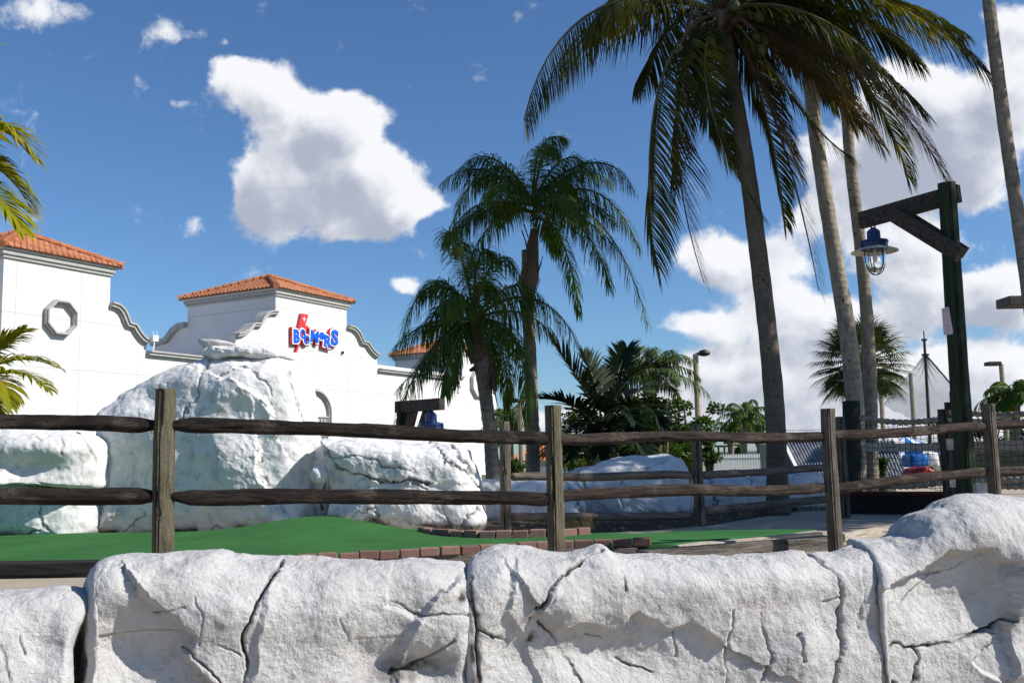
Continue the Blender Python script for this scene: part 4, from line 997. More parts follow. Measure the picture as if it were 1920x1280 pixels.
for i, (x, yt, Y) in enumerate(((1768, 767, 13.6), (1779, 754, 16.2), (1787, 734, 19.2))):
    p = at(x, yt, Y); log('post', (p.x, p.y, DECK), p, .075, .072, 'beam', re, seed=110 + i, rough=.3)
roperail(re, at(1612, 783, 14.3), at(1768, 786, 13.6)); roperail(re, at(1768, 786, 13.6), at(2000, 784, 12.9))
roperail(re, at(1768, 772, 16.2), at(2000, 770, 14.8), .042)
roperail(re, at(1612, 905, 14.3), at(1768, 904, 13.6)); roperail(re, at(1768, 895, 13.6), at(2000, 890, 12.9)); roperail(re, at(1820, 907, 13.9), at(2000, 903, 13.2), .034)
netting(re, at(1612, 787, 14.3), at(1768, 790, 13.6), .92); netting(re, at(1775, 790, 13.6), at(2000, 788, 12.9), .76)
m = MB(); m.beam(at(1620, 838, 15.6), at(1752, 838, 15.4), .05, .125); m.beam(at(1752, 838, 17), at(2000, 834, 15), .05, .17); o = m.build('cream_board', M['creamwood']); tag(o, 'cream painted horizontal board behind the rope netting', 'board')
for (x, y0, y1) in ((1782, 822, 843), (1788, 896, 913)):
    m = MB(); p0 = at(x - 7, y0, 12.9); p1 = at(x + 7, y1, 12.9); m.box((p0.x, 12.9, p1.z), (p1.x, 12.93, p0.z)); m.build('mounting_plate', M['creamwood'], re)
# dark box filling the dark area behind the net at far right
m = MB(); p0 = at(1790, 846, 24); p1 = at(2100, 930, 24); m.box((p0.x, 24, DECK), (p1.x, 24.3, p0.z)); m.build('dark_box', M['cloth'], None)
o = D.objects['dark_box']; o.name = 'dark_infill'; tag(o, 'dark infill seen through the netting at the right edge', 'hoarding')
# ------------------------------------------------------------------ shed with ribbed roof
def ribroof(e, A, B, C_, Dd, n, mat='shed', name='ribbed_roof'):
    """A,B bottom edge; D,C top edge"""
    A, B, C_, Dd = map(Vector, (A, B, C_, Dd)); nr = (B - A).cross(Dd - A).normalized(); 
    if nr.y > 0: nr = -nr
    V = []; F = []; N = n * 4
    for i in range(N + 1):
        off = nr * (.055 if i % 4 in (1, 2) else 0); t = i / N
        V += [A.lerp(B, t) + off, Dd.lerp(C_, t) + off]
    for i in range(N): F.append((2 * i, 2 * i + 2, 2 * i + 3, 2 * i + 1))
    V += [A - nr * .05, B - nr * .05, C_ - nr * .05, Dd - nr * .05]; k = len(V) - 4; F.append((k, k + 3, k + 2, k + 1))
    return link(name, V, F, M[mat], e, False)
sb = at(1520, 870, 20)
sh = empty('shed', (sb.x, sb.y, DECK), 'grey shed with a steep ribbed metal roof behind the rear fence and rope net', 'shed')
ribroof(sh, at(1512, 912, 20), at(1712, 912, 19.4), at(1676, 826, 21.2), at(1466, 826, 21.6), 34)
m = MB(); m.beam(at(1466, 822, 21.5), at(1512, 915, 19.95), .07, .05); m.build('fascia', M['whitepaint'], sh); m = MB(); m.beam(at(1680, 824, 21.1), at(1716, 915, 19.3), .10, .05); m.build('fascia', M['whitepaint'], sh)
m = MB(); q0, q1 = at(1466, 826, 21.6), at(1676, 826, 21.2); m.add([(q0.x, q0.y + .05, DECK), (q1.x, q1.y + .05, DECK), (q1.x, q1.y + .05, q1.z - .05), (q0.x, q0.y + .05, q0.z - .05), (q0.x, q0.y + 2, DECK), (q1.x, q1.y + 2, DECK), (q1.x, q1.y + 2, q1.z - .05), (q0.x, q0.y + 2, q0.z - .05)], [(0, 1, 2, 3), (5, 4, 7, 6), (3, 2, 6, 7), (0, 3, 7, 4), (1, 5, 6, 2)]); m.build('wall', M['steel'], sh)
# striped tent top, blue and red inflatables
t0 = at(1700, 830, 26); e = empty('market_tent', (t0.x, t0.y, DECK), 'blue and white striped tent canopy behind the rope netting', 'tent')
apx = at(1697, 818, 26); n = 16; V = [tuple(apx)]; F = []; mi = []
for k in range(n):
    a = 2 * math.pi * k / n; V.append((apx.x + 1.05 * math.cos(a), apx.y + 1.05 * math.sin(a), apx.z - .36)); V.append((apx.x + 1.05 * math.cos(a), apx.y + 1.05 * math.sin(a), apx.z - .5))
for k in range(n):
    a = 1 + 2 * k; b = 1 + 2 * ((k + 1) % n); F += [(0, a, b), (a, a + 1, b + 1, b)]; mi += [k % 2, k % 2]
link('canopy', V, F, None, e, False, mats=[M['whitepaint'], M['blueglow']], midx=mi)
m = MB()
for sx_, sy_ in ((-.9, 0), (.9, 0), (0, .9), (0, -.9)): m.tube([(apx.x + sx_, apx.y + sy_, DECK), (apx.x + sx_, apx.y + sy_, apx.z - .42)], .025, 6)
m.build('leg', M['steel'], e)
def puff(name, pxs, Y, T, mat, label, cat, seed):
    blob(name, label, pxs, Y, T, n=(60, 30), p=5, seed=seed, amp=(.02, .01, .003), facet=.02, fs=3, mat='rockfar', cat=cat); o = D.objects[name]; o.data.materials[0] = M[mat]; return o
puff('blue_tarpaulin', [(1702, 851), (1736, 849), (1740, 872), (1730, 876), (1704, 877), (1700, 865)], 18, .3, 'blueglow', 'bright blue tarpaulin box seen through the net', 'tarpaulin', 5)
puff('white_panel', [(1738, 848), (1758, 848), (1760, 876), (1742, 873)], 18.4, .1, 'whitepaint', 'white panel beside the blue tarpaulin', 'panel', 6)
puff('red_kayak', [(1702, 890), (1712, 878), (1735, 874), (1752, 885), (1757, 892), (1730, 894)], 17.2, .3, 'redp', 'red plastic shell lying below the blue tarpaulin', 'boat', 7)

# ------------------------------------------------------------------ far things
def flat_building(px0, px1, ytop, Y, mat, label, roofmat='greytrim'):
    a = at(px0, ytop, Y); b = at(px1, ytop, Y); e = empty('warehouse', ((a.x + b.x) / 2, Y, DECK), label, 'building')
    m = MB(); m.box((a.x, Y, DECK), (b.x, Y + 12, a.z - .25)); m.build('wall', M[mat], e)
    m = MB(); m.box((a.x - .3, Y - .3, a.z - .25), (b.x + .3, Y + 12.3, a.z)); m.build('roof', M[roofmat], e)
    m = MB(); n = max(2, int((b.x - a.x) / 3))
    for i in range(n):
        x = a.x + (i + .5) * (b.x - a.x) / n; m.box((x - .6, Y - .04, DECK + .6), (x + .6, Y - .005, a.z - .9))
    m.build('window', M['winglass'], e)
M['tanwall'] = plain('tan_render', (.40, .32, .24), .9); M['cream'] = plain('cream_render', (.60, .52, .40), .9)
flat_building(1322, 1392, 847, 150, 'tanwall', 'far tan low building left of the small coconut palms')
flat_building(1394, 1450, 845, 190, 'cream', 'far cream building behind the small coconut palm trunks')
flat_building(1700, 2050, 838, 140, 'tanwall', 'far low building behind the rope fence at the right')
# small tiled gazebo roof behind palms
g0 = at(1030, 850, 66); e = empty('tiled_pavilion', (g0.x, g0.y, DECK), 'low pavilion with an orange barrel tile roof behind the queen palm trunk', 'pavilion')
roof_tower(e, -2.6, 2.2, -2, 2, .75, 0, 'wall')
# white picket fence
m0 = at(1322, 868, 44); m1 = at(1430, 866, 40); pf = empty('picket_fence', (m0.x, m0.y, DECK), 'white picket fence in front of the far lawn', 'fence')
m = MB(); m.beam((m0.x, m0.y, DECK + .2), (m1.x, m1.y, DECK + .2), .03, .06); m.beam((m0.x, m0.y, DECK + .75), (m1.x, m1.y, DECK + .75), .03, .06); m.build('rail', M['whitepaint'], pf)
for i in range(24):
    p = m0.lerp(m1, i / 23); m = MB(); h = .95
    m.prism([(p.x - .045, DECK), (p.x + .045, DECK), (p.x + .045, DECK + h - .06), (p.x, DECK + h), (p.x - .045, DECK + h - .06)], p.y - .04, p.y - .02); m.build('picket', M['whitepaint'], pf)
# power line + far light poles
for i, (x, yt) in enumerate(((1347, 838), (1358, 838), (1366, 832), (1384, 836))):
    p = at(x, yt, 130); m = MB(); m.tube([(p.x, 130, DECK), p], .12, 6); m.box((p.x - .5, 129.8, p.z), (p.x + .5, 130.2, p.z + .25)); o = m.build('far_light_pole', M['fixture']); tag(o, 'thin dark light pole far beyond the picket fence, ' + ('leftmost of four', 'second from the left of four', 'tallest of the four', 'rightmost of four')[i], 'light pole', 'far light poles')
m = MB(); pts = [at(1460 + 90 * t, 806 - 2 * t + 1.5 * math.sin(t * 3), 60) for t in np.linspace(0, 2, 12)]; m.tube(pts, .02, 4); tag(m.build('power_cable', M['fixture']), 'thin overhead cable stretching behind the third fence post', 'cable')
# ------------------------------------------------------------------ palms
def bez(p, t):
    a = 1 - t; return p[0] * a ** 3 + p[1] * 3 * a * a * t + p[2] * 3 * a * t * t + p[3] * t ** 3
def frond(mb, rb, cps, n, L, w, droop=.5, lift=.15, t0=.14, rg=None, plum=0, segs=3, curl=.35, thick=.03, prof=None, wind=Vector((0, 0, 0)), tear=0, stiff=False):
    cps = [Vector(p) for p in cps]
    N_ = 14; pts = [bez(cps, i / N_) for i in range(N_ + 1)]
    rb.tube(pts, [thick * (1 - .85 * i / N_) for i in range(N_ + 1)], 5, False)
    Zv = Vector((0, 0, 1)); V = []; F = []
    for i in range(n):
        t = t0 + (1 - t0) * (i + rg.random() * .5) / n
        p = bez(cps, t); T = (bez(cps, min(1, t + .02)) - bez(cps, max(0, t - .02))).normalized()
        S = T.cross(Zv); S = S.normalized() if S.length > .05 else Vector((1, 0, 0)); Nn = S.cross(T)
        for sd_ in (-1, 1):
            if tear and rg.random() < tear: continue
            u = (t - t0) / (1 - t0); pr = prof(u) if prof else (.35 + .65 * math.sin(math.pi * min(1, u * 1.25 + .12)) if u < .55 else 1.0 * (1 - .62 * ((u - .55) / .45) ** 1.6))
            l = L * pr * rg.uniform(.86, 1.1); A = (1.15 - .75 * u) * rg.uniform(.9, 1.1)
            up_ = lift + (rg.uniform(-1, 1) * plum)
            d = (T * math.cos(A) + S * sd_ * math.sin(A) + Nn * up_ + wind).normalized()
            dr = droop * rg.uniform(.75, 1.25); q = p.copy(); sl = l / segs; base = len(V)
            wd = d.cross(Nn if abs(d.dot(Nn)) < .9 else S).normalized()
            ws = (.55, 1.0, .8, .0) if segs == 3 else (.55, 1.0, .0)
            for k in range(segs + 1):
                wk = w * ws[k] * .5
                if k < segs: V += [q - wd * wk, q + wd * wk]
                else: V.append(q.copy())
                d = (d + Vector((0, 0, -1)) * dr * (k + .6) * curl * 1.2 / 1.0).normalized(); q = q + d * sl
            for k in range(segs - 1): b = base + 2 * k; F.append((b, b + 1, b + 3, b + 2))
            b = base + 2 * (segs - 1); F.append((b, b + 1, b + 2))
    mb.add(V, F)
def trunk(name, pts, rad, mat, par, n=14, seed=0, ringed=.02):
    P_ = np.array([list(p) for p in pts]); t = np.linspace(0, 1, len(P_)); N_ = 70; tt = np.linspace(0, 1, N_)
    # smooth path
    Q_ = np.stack([np.interp(tt, t, P_[:, k]) for k in range(3)], 1)
    for _ in range(30): Q_[1:-1] = (Q_[:-2] + 2 * Q_[1:-1] + Q_[2:]) / 4
    r = np.interp(tt, np.linspace(0, 1, len(rad)), rad) * (1 + ringed * np.sin(np.arange(N_) * 1.9) + .02 * vnoise(np.stack([tt * 20, tt * 0 + seed, tt * 0], -1), 2))
    m = MB(); m.tube([Vector(q) for q in Q_], list(r), n); return m.build(name, M[mat], par, True)
def palm(name, base, label, group=None):
    return empty(name, (base.x, base.y, DECK), label, 'palm tree', group)
def lf(par, mb, rb, mat, stem='cocostem'):
    o = mb.build('crown', M[mat], par); 
    s = rb.build('frond_stems', M[stem], o, True, local=False)
    return o
M['stem'] = plain('frond_stem', (.10, .10, .03), .5, var=.4, scale=3); M['stembrown'] = plain('brown_frond_stem', (.10, .055, .03), .7, var=.4, scale=3)
M['fibre'] = plain('leaf_base_fibre', (.055, .032, .018), .95, var=.7, scale=9, bmp=.8)
def child(mb, name, mat, par, sm=False):
    o = link(name, np.array(mb.V) , mb.F, M[mat], None, sm); o.parent = par; 
    pw = Vector((0, 0, 0)); q = par
    while q is not None: pw += q.location; q = q.parent
    me = o.data; co = np.empty(len(me.vertices) * 3); me.vertices.foreach_get('co', co); co = co.reshape(-1, 3) - np.array(pw); me.vertices.foreach_set('co', co.ravel()); me.update(); return o

# --- main coconut palm
rg = random.Random(11); YC = 15.0
tb = at(1458, 960, YC)
cp = palm('coconut_palm', tb, 'leaning coconut palm with green coconuts and the biggest hanging fronds')
trunk('trunk', [(tb.x, tb.y, DECK), at(1458, 905, YC), at(1455, 780, YC), at(1440, 620, YC), at(1420, 460, YC), at(1400, 300, YC), at(1380, 190, YC), at(1362, 80, YC), at(1352, 20, YC)], [.19, .155, .150, .142, .135, .125, .115, .11, .14], 'trunkdark', cp, 20, 1)
C = (1348, 22)
def PF(pts, dys): return [at(x, y, YC + d) for (x, y), d in zip(pts, dys)]
FR = [  # four image points, depth offsets, length, droop, tear, dry?
 ([C, (1190, -50), (1030, 10), (982, 225)], (0, -.2, -.4, -.6), 1.10, 1.0, .03, 0),
 ([C, (1200, -30), (1080, 20), (1010, 190)], (0, .5, .9, 1.2), .8, 1.0, .1, 0),
 ([C, (1240, 60), (1195, 210), (1228, 500)], (0, -.3, -.6, -.5), 1.12, .55, .03, 0),
 ([C, (1262, 60), (1235, 270), (1320, 530)], (0, .2, .3, .2), .85, .55, .1, 1),
 ([C, (1300, 90), (1310, 230), (1425, 400)], (0, -.5, -.9, -1), .75, .7, .03, 0),
 ([C, (1310, 120), (1335, 250), (1390, 320)], (0, .4, .6, .7), .75, .7, .08, 0),
 ([C, (1420, 100), (1490, 300), (1535, 545)], (0, -.2, -.4, -.5), .80, .45, .05, 1),
 ([C, (1420, 60), (1500, 240), (1590, 290)], (0, -.5, -1, -1.2), .80, .8, .03, 0),
 ([C, (1400, 90), (1450, 200), (1470, 420)], (0, .5, .8, .9), .8, .6, .08, 0),
 ([C, (1500, 40), (1660, 110), (1775, 340)], (0, -.3, -.5, -.6), 1.0, .9, .04, 1),
 ([C, (1480, 10), (1640, 90), (1700, 330)], (0, .6, 1.0, 1.2), 1.0, .9, .06, 0),
 ([C, (1490, -70), (1700, -40), (1852, 140)], (0, -.3, -.6, -.8), 1.05, .95, .02, 0),
 ([C, (1480, -60), (1660, -30), (1800, 60)], (0, .4, .8, 1.2), 1.05, 1.0, .04, 0),
 ([C, (1470, -20), (1600, 40), (1690, 180)], (0, -.8, -1.3, -1.6), 1.0, .95, .04, 0),
 ([C, (1430, 0), (1530, 60), (1600, 230)], (0, .9, 1.5, 1.9), 1.0, .9, .04, 0),
 ([C, (1300, -20), (1240, 60), (1190, 160)], (0, .9, 1.6, 2.0), .9, .9, .08, 0),
 ([C, (1270, -60), (1170, -60), (1100, 60)], (0, .9, 1.9, 2.6), 1.0, .9, .04, 0),
 ([C, (1330, -120), (1230, -230), (1100, -210)], (0, .3, .6, .9), 1.0, .7, .02, 0),
 ([C, (1350, -160), (1400, -330), (1560, -380)], (0, -.3, -.6, -.9), 1.0, .6, .02, 0),
 ([C, (1380, -130), (1500, -260), (1700, -230)], (0, .3, .8, 1.2), 1.0, .7, .02, 0),
 ([C, (1345, -160), (1320, -360), (1210, -440)], (0, -.5, -.9, -1.2), 1.0, .6, .02, 0),
 ([C, (1430, -60), (1560, -110), (1740, -60)], (0, .6, 1.0, 1.6), 1.0, .9, .02, 0),
 ([C, (1450, -30), (1560, 0), (1640, 130)], (0, .2, .3, .4), .9, .9, .02, 0),
 ([C, (1500, -30), (1620, 10), (1722, 120)], (0, .5, .9, 1.1), .95, .9, .02, 0),
 ([C, (1440, 60), (1560, 130), (1650, 270)], (0, .3, .6, .8), .9, .9, .05, 1),
 ([C, (1450, 30), (1600, 60), (1730, 210)], (0, -.2, -.4, -.5), .9, .9, .05, 0),
 ([C, (1400, 80), (1440, 160), (1500, 330)], (0, .2, .2, .2), .8, .7, .05, 1),
 ([C, (1300, 60), (1260, 150), (1260, 340)], (0, .6, .9, 1.0), .8, .6, .05, 0),
 ([C, (1420, 20), (1500, 90), (1560, 190)], (0, 1.1, 1.9, 2.3), .9, .8, .02, 0),
]
mb, rb, md, rd = MB(), MB(), MB(), MB()
for pts, dy, L, dr, tr, dry in FR:
    hang = 'x'
    frond(md if dry else mb, rd if dry else rb, PF(pts, dy), 112, L * 1.08, .027 if not dry else .019, droop=dr * .7, lift=.02, t0=.13, rg=rg, tear=tr, thick=.038, curl=.34, plum=.10, wind=Vector((.45, 0, -.25)))
o = child(mb, 'crown', 'coco', cp); child(rb, 'frond_stems', 'stem', o, True)
o = child(md, 'dry_fronds', 'cocodry', cp); child(rd, 'frond_stems', 'stembrown', o, True)
m = MB()
for k in range(26):
    a = rg.random() * 6.28; r = .10 + rg.random() * .16; z = rg.uniform(-.75, .35); c_ = at(C[0], C[1] + 5, YC)
    m.beam(c_ + Vector((math.cos(a) * r * .6, math.sin(a) * r * .6, z)), c_ + Vector((math.cos(a) * (r + .25), math.sin(a) * (r + .25), z + rg.uniform(.0, .4))), .09, .05)
child(m, 'leaf_bases', 'fibre', cp)
for (x, y, d) in ((1272, 96, -.3), (1290, 88, -.1), (1296, 104, -.35), (1305, 84, -.4), (1286, 118, -.2), (1300, 120, .0), (1418, 70, -.4), (1432, 74, -.2), (1412, 92, -.3), (1426, 95, -.5), (1425, 30, -.4), (1402, 84, -.2), (1378, 12, -.4)):
    c_ = at(x, y, YC + d); m = MB(); R__ = rg.uniform(.075, .095)
    m.lathe(tuple(c_), [(R__ * math.sin(a), R__ * 1.18 * -math.cos(a)) for a in np.linspace(.02, math.pi - .02, 12)], 14); child(m, 'coconut', 'coconut', cp, True)
m = MB()
for (a, b) in (((1335, 30), (1275, 85)), ((1340, 40), (1300, 80)), ((1365, 30), (1420, 62)), ((1360, 35), (1430, 70)), ((1338, 20), (1262, 120))):
    m.tube([at(*a, YC - .2), at((a[0] + b[0]) / 2, min(a[1], b[1]) + 5, YC - .3), at(*b, YC - .3)], .022, 6)
child(m, 'fruit_stalks', 'stembrown', cp, True)

def rnd_crown(mb, rb, c, n, Lf, Ll, w, nl, rg, el0=1.25, el1=-.25, droop=1.0, plum=.5, sag=1.0, curl=.5, segs=3, thick=.03, t0=.12, az0=0, lift=.0, tear=0, jit=.2, bias=None, zlen=0.0):
    for i in range(n):
        q = (i + .5) / n; el = el0 + (el1 - el0) * q + rg.uniform(-.1, .1); az = az0 + i * 2.39996 + rg.uniform(-jit, jit)
        Ld = Lf * rg.uniform(.88, 1.08)
        h = Vector((math.cos(az), math.sin(az), 0)); d = h * math.cos(el) + Vector((0, 0, math.sin(el)))
        p0 = c; p1 = p0 + d * Ld * .33; p2 = p1 + (d + Vector((0, 0, -.45 * sag))).normalized() * Ld * .33
        p3 = p2 + (d * .75 + Vector((0, 0, -1.1 * sag))).normalized() * Ld * .36
        frond(mb, rb, [p0, p1, p2, p3], nl, Ll, w, droop=droop, lift=lift, t0=t0, rg=rg, plum=plum, segs=segs, curl=curl, thick=thick, tear=tear)
# --- tall thin palms at the right
def tall(px_pts, Y, rad, mat, label, crownpx, seed, wrap=None, Lf=2.6, n=16, fr=()):
    b = at(*px_pts[0], Y); e = palm('tall_palm', b, label, 'tall bare palm trunks at the right'); rg = random.Random(seed)
    c_ = at(*crownpx, Y)
    trunk('trunk', [(b.x, b.y, DECK)] + [at(*p, Y) for p in px_pts] + [c_], rad, mat, e, 18, seed)
    mb, rb = MB(), MB(); rnd_crown(mb, rb, c_, n, Lf, .75, .03, 60, rg, 1.2, .1 if not fr else -.3, droop=.8, plum=.15, curl=.42)
    o = child(mb, 'crown', 'coco', e); child(rb, 'frond_stems', 'stem', o, True)
    if wrap:
        m = MB(); p0, p1, r_ = wrap; a = at(*p0, Y); b2 = at(*p1, Y); m.tube([(b2.x, b2.y, DECK), b2, a], [r_ * 1.05, r_ * 1.02, r_], 20)
        child(m, 'trunk_wrap', 'cloth', e, True)
    return e
tall([(1608, 960), (1605, 750), (1590, 620), (1572, 520), (1552, 400), (1535, 290), (1520, 190)], 17.2, [.172, .16, .152, .143, .134, .128, .128, .128], 'trunkpale', 'pale tall palm trunk with a dark green wrap around its foot', (1505, -90), 5, wrap=((1598, 752), (1602, 900), .168))
tall([(1635, 960), (1633, 750), (1628, 620), (1618, 500), (1606, 400), (1592, 290), (1586, 200)], 18, [.130, .123, .12, .113, .108, .105, .10, .10], 'trunk', 'thin grey palm trunk standing behind the pendant lamp', (1570, -170), 6)
tall([(1975, 960), (1950, 700), (1922, 500), (1905, 380), (1885, 250), (1866, 100), (1852, 0)], 14.0, [.12, .11, .10, .095, .093, .09, .088, .085], 'trunk', 'tall palm trunk curving up at the right edge of the view', (1825, -330), 7, Lf=2.2, n=12)

# --- queen palms
def queen(base, pts, Y, rad, crown, n, Lf, label, seed, shaft, extra=(), el1=-.5, tm='trunk', az0=0):
    b = at(*base, Y); e = palm('queen_palm', b, label, 'queen palms in front of the white tower'); rg = random.Random(seed)
    trunk('trunk', [(b.x, b.y, DECK)] + [at(*p, Y) for p in pts], rad, tm, e, 16, seed)
    c_ = at(*crown, Y); mb, rb = MB(), MB()
    rnd_crown(mb, rb, c_, n, Lf, .62, .020, 92, rg, 1.35, el1, droop=1.05, plum=.75, sag=1.0, curl=.5, thick=.032, az0=az0)
    for q, dys in extra:
        frond(mb, rb, [at(x, y, Y + d) for (x, y), d in zip(q, dys)], 86, .60, .020, droop=1.1, lift=0, t0=.15, rg=rg, plum=.7, curl=.5, thick=.034)
    o = child(mb, 'crown', 'queen', e); child(rb, 'frond_stems', 'stem', o, True)
    m = MB(); (x0, y0), (x1, y1), w0, w1 = shaft; a = at(x0, y0, Y); b2 = at(x1, y1, Y)
    m.tube([a, a.lerp(b2, .2), a.lerp(b2, .6), b2], [w0 * .75, w0, w1 * 1.1, w1 * .6], 14)
    for k in range(22):
        an = rg.random() * 6.28; t = rg.random(); p = a.lerp(b2, t); r = w0 * .8
        m.beam(p + Vector((math.cos(an) * r, math.sin(an) * r, -.05)), p + Vector((math.cos(an) * (r + .10), math.sin(an) * (r + .04), .22)), .04, .015)
    child(m, 'crown_shaft', 'trunkbrown', e, False); return e
queen((1000, 960), [(1000, 860), (997, 760), (993, 640), (990, 540), (992, 470)], 18.6, [.135, .13, .125, .12, .12, .13, .14], (1000, 385), 14, 2.3,
      'taller queen palm with a straight grey trunk and arching crown', 31, ((990, 545), (1002, 430), .185, .12), el1=-.15, extra=[
      ([(1000, 380), (960, 310), (905, 260), (862, 320)], (0, -.2, -.3, -.4)), ([(1000, 370), (1000, 290), (1020, 240), (1060, 260)], (0, .3, .5, .7)),
      ([(1000, 380), (1060, 300), (1150, 270), (1190, 360)], (0, -.3, -.5, -.7)), ([(1000, 390), (1080, 330), (1150, 340), (1200, 470)], (0, .4, .7, .9)),
      ([(1000, 400), (1080, 340), (1170, 430), (1215, 610)], (0, -.5, -.8, -1)), ([(1000, 400), (1060, 370), (1120, 440), (1145, 540)], (0, -.8, -1.3, -1.6)),
      ([(1000, 400), (930, 360), (860, 370), (830, 480)], (0, -.2, -.4, -.5)), ([(1000, 400), (950, 380), (900, 420), (870, 520)], (0, -.7, -1.1, -1.3)),
      ([(1000, 380), (950, 320), (880, 290), (850, 420)], (0, .6, 1, 1.3)), ([(1000, 410), (1040, 400), (1075, 480), (1085, 590)], (0, .5, .8, 1))])
queen((925, 960), [(925, 900), (918, 800), (905, 700), (895, 640)], 17.6, [.14, .125, .115, .125, .15], (890, 600), 10, 1.8,
      'shorter queen palm with a leaning trunk and fronds hanging to the rail', 37, ((897, 680), (888, 590), .19, .13), el1=-.3, az0=1.2, extra=[
      ([(890, 600), (840, 500), (770, 520), (755, 640)], (0, -.3, -.5, -.6)), ([(890, 620), (830, 600), (770, 690), (742, 800)], (0, -.4, -.8, -1)),
      ([(890, 620), (850, 570), (800, 680), (745, 730)], (0, .3, .4, .5)), ([(890, 600), (970, 520), (1050, 560), (1085, 650)], (0, -.3, -.5, -.6)),
      ([(890, 610), (950, 570), (1000, 660), (985, 790)], (0, -.4, -.8, -1)), ([(890, 590), (900, 500), (880, 420), (850, 470)], (0, .2, .4, .5)),
      ([(890, 590), (910, 500), (940, 440), (975, 520)], (0, -.3, -.5, -.6)), ([(890, 590), (870, 480), (840, 400), (835, 450)], (0, -.3, -.5, -.6)),
      ([(890, 610), (930, 600), (960, 690), (950, 760)], (0, .5, .8, 1)), ([(890, 610), (860, 600), (830, 690), (835, 740)], (0, -.6, -.9, -1.1)),
      ([(890, 600), (850, 540), (810, 560), (800, 640)], (0, .5, .9, 1.1)), ([(890, 580), (885, 500), (905, 440), (925, 480)], (0, .5, .9, 1.1))])
# flower spikes and dead petiole on the shorter palm
e = D.objects['queen_palm.001']; m = MB(); rg = random.Random(8)
for (x, y0, y1) in ((856, 660, 735), (922, 670, 735)):
    m = MB()
    for k in range(26):
        a = at(x + rg.uniform(-5, 5), y0 + rg.uniform(0, 15), 17.3); b2 = at(x + rg.uniform(-11, 9), y1 + rg.uniform(-25, 3), 17.3 + rg.uniform(-.1, .1)); m.tube([a, a.lerp(b2, .5) + Vector((rg.uniform(-.03, .03), 0, 0)), b2], .009, 4)
        for s in range(7):
            p = a.lerp(b2, s / 6); m.lathe(tuple(p), [(.001, -.016), (.014, 0), (.001, .016)], 5, False)
    child(m, 'fruit_cluster', 'stembrown', e)
m = MB(); m.tube([at(915, 655, 17.3), at(925, 720, 17.2), at(933, 762, 17.2)], [.03, .022, .006], 6); m.tube([at(890, 690, 17.4), at(882, 694, 17.3)], [.05, .03], 6); child(m, 'dead_stalk', 'stembrown', e)

# --- dark broad palm behind
rg = random.Random(51); YB = 19.0; b = at(1125, 900, YB); e = palm('broad_palm', b, 'low dark palm with broad stiff leaflets right of the tall queen palm')
mb, rb = MB(), MB()
for q, dys in [([(1125, 800), (1110, 740), (1070, 690), (1035, 640)], (0, -.1, -.2, -.3)), ([(1125, 800), (1100, 770), (1060, 745), (1012, 748)], (0, -.4, -.7, -.9)), ([(1125, 800), (1130, 750), (1110, 700), (1095, 668)], (0, .2, .3, .4)),
               ([(1130, 800), (1150, 730), (1190, 680), (1240, 690)], (0, -.2, -.3, -.4)), ([(1130, 800), (1160, 740), (1210, 715), (1262, 735)], (0, .2, .4, .5)), ([(1130, 800), (1170, 750), (1215, 745), (1238, 800)], (0, -.5, -.9, -1.1)),
               ([(1125, 800), (1100, 780), (1060, 790), (1030, 850)], (0, -.6, -1, -1.2)), ([(1125, 800), (1145, 760), (1170, 740), (1190, 790)], (0, -.8, -1.4, -1.8)), ([(1128, 800), (1150, 720), (1165, 680), (1175, 655)], (0, .5, .9, 1.1)),
               ([(1125, 800), (1110, 790), (1090, 800), (1070, 860)], (0, -.8, -1.3, -1.7)), ([(1125, 800), (1140, 790), (1180, 800), (1215, 860)], (0, -.7, -1.1, -1.4)), ([(1125, 800), (1128, 780), (1130, 800), (1128, 860)], (0, -.9, -1.4, -1.7))]:
    frond(mb, rb, [at(x, y, YB + d) for (x, y), d in zip(q, dys)], 40, .62, .055, droop=.18, lift=.28, t0=.22, rg=rg, plum=.12, curl=.3, thick=.028)
o = child(mb, 'crown', 'broad', e); child(rb, 'frond_stems', 'stem', o, True)
trunk('trunk', [(b.x, b.y, DECK), at(1125, 860, YB), at(1126, 800, YB)], [.14, .12, .10], 'trunkbrown', e)
# --- light feather palm behind it
rg = random.Random(57); YB = 33; b = at(1225, 900, YB); c_ = at(1222, 700, YB); e = palm('feather_palm', b, 'light green feathery palm rising behind the dark broad palm')
mb, rb = MB(), MB(); rnd_crown(mb, rb, c_, 17, 2.1, .62, .035, 55, rg, 1.35, -.2, droop=1, plum=.6, curl=.5)
o = child(mb, 'crown', 'farpalm', e); child(rb, 'frond_stems', 'stem', o, True); trunk('trunk', [(b.x, b.y, DECK), at(1223, 800, YB), c_], [.16, .13, .12], 'trunk', e)
rg = random.Random(58); YB = 40; b = at(958, 900, YB); c_ = at(955, 790, YB); e = palm('feather_palm', b, 'small far feathery palm seen between the two queen palm trunks')
mb, rb = MB(), MB(); rnd_crown(mb, rb, c_, 15, 1.5, .6, .04, 40, rg, 1.35, -.3, droop=1, plum=.6, curl=.5)
o = child(mb, 'crown', 'farpalm', e); child(rb, 'frond_stems', 'stem', o, True); trunk('trunk', [(b.x, b.y, DECK), c_], [.16, .13], 'trunk', e)
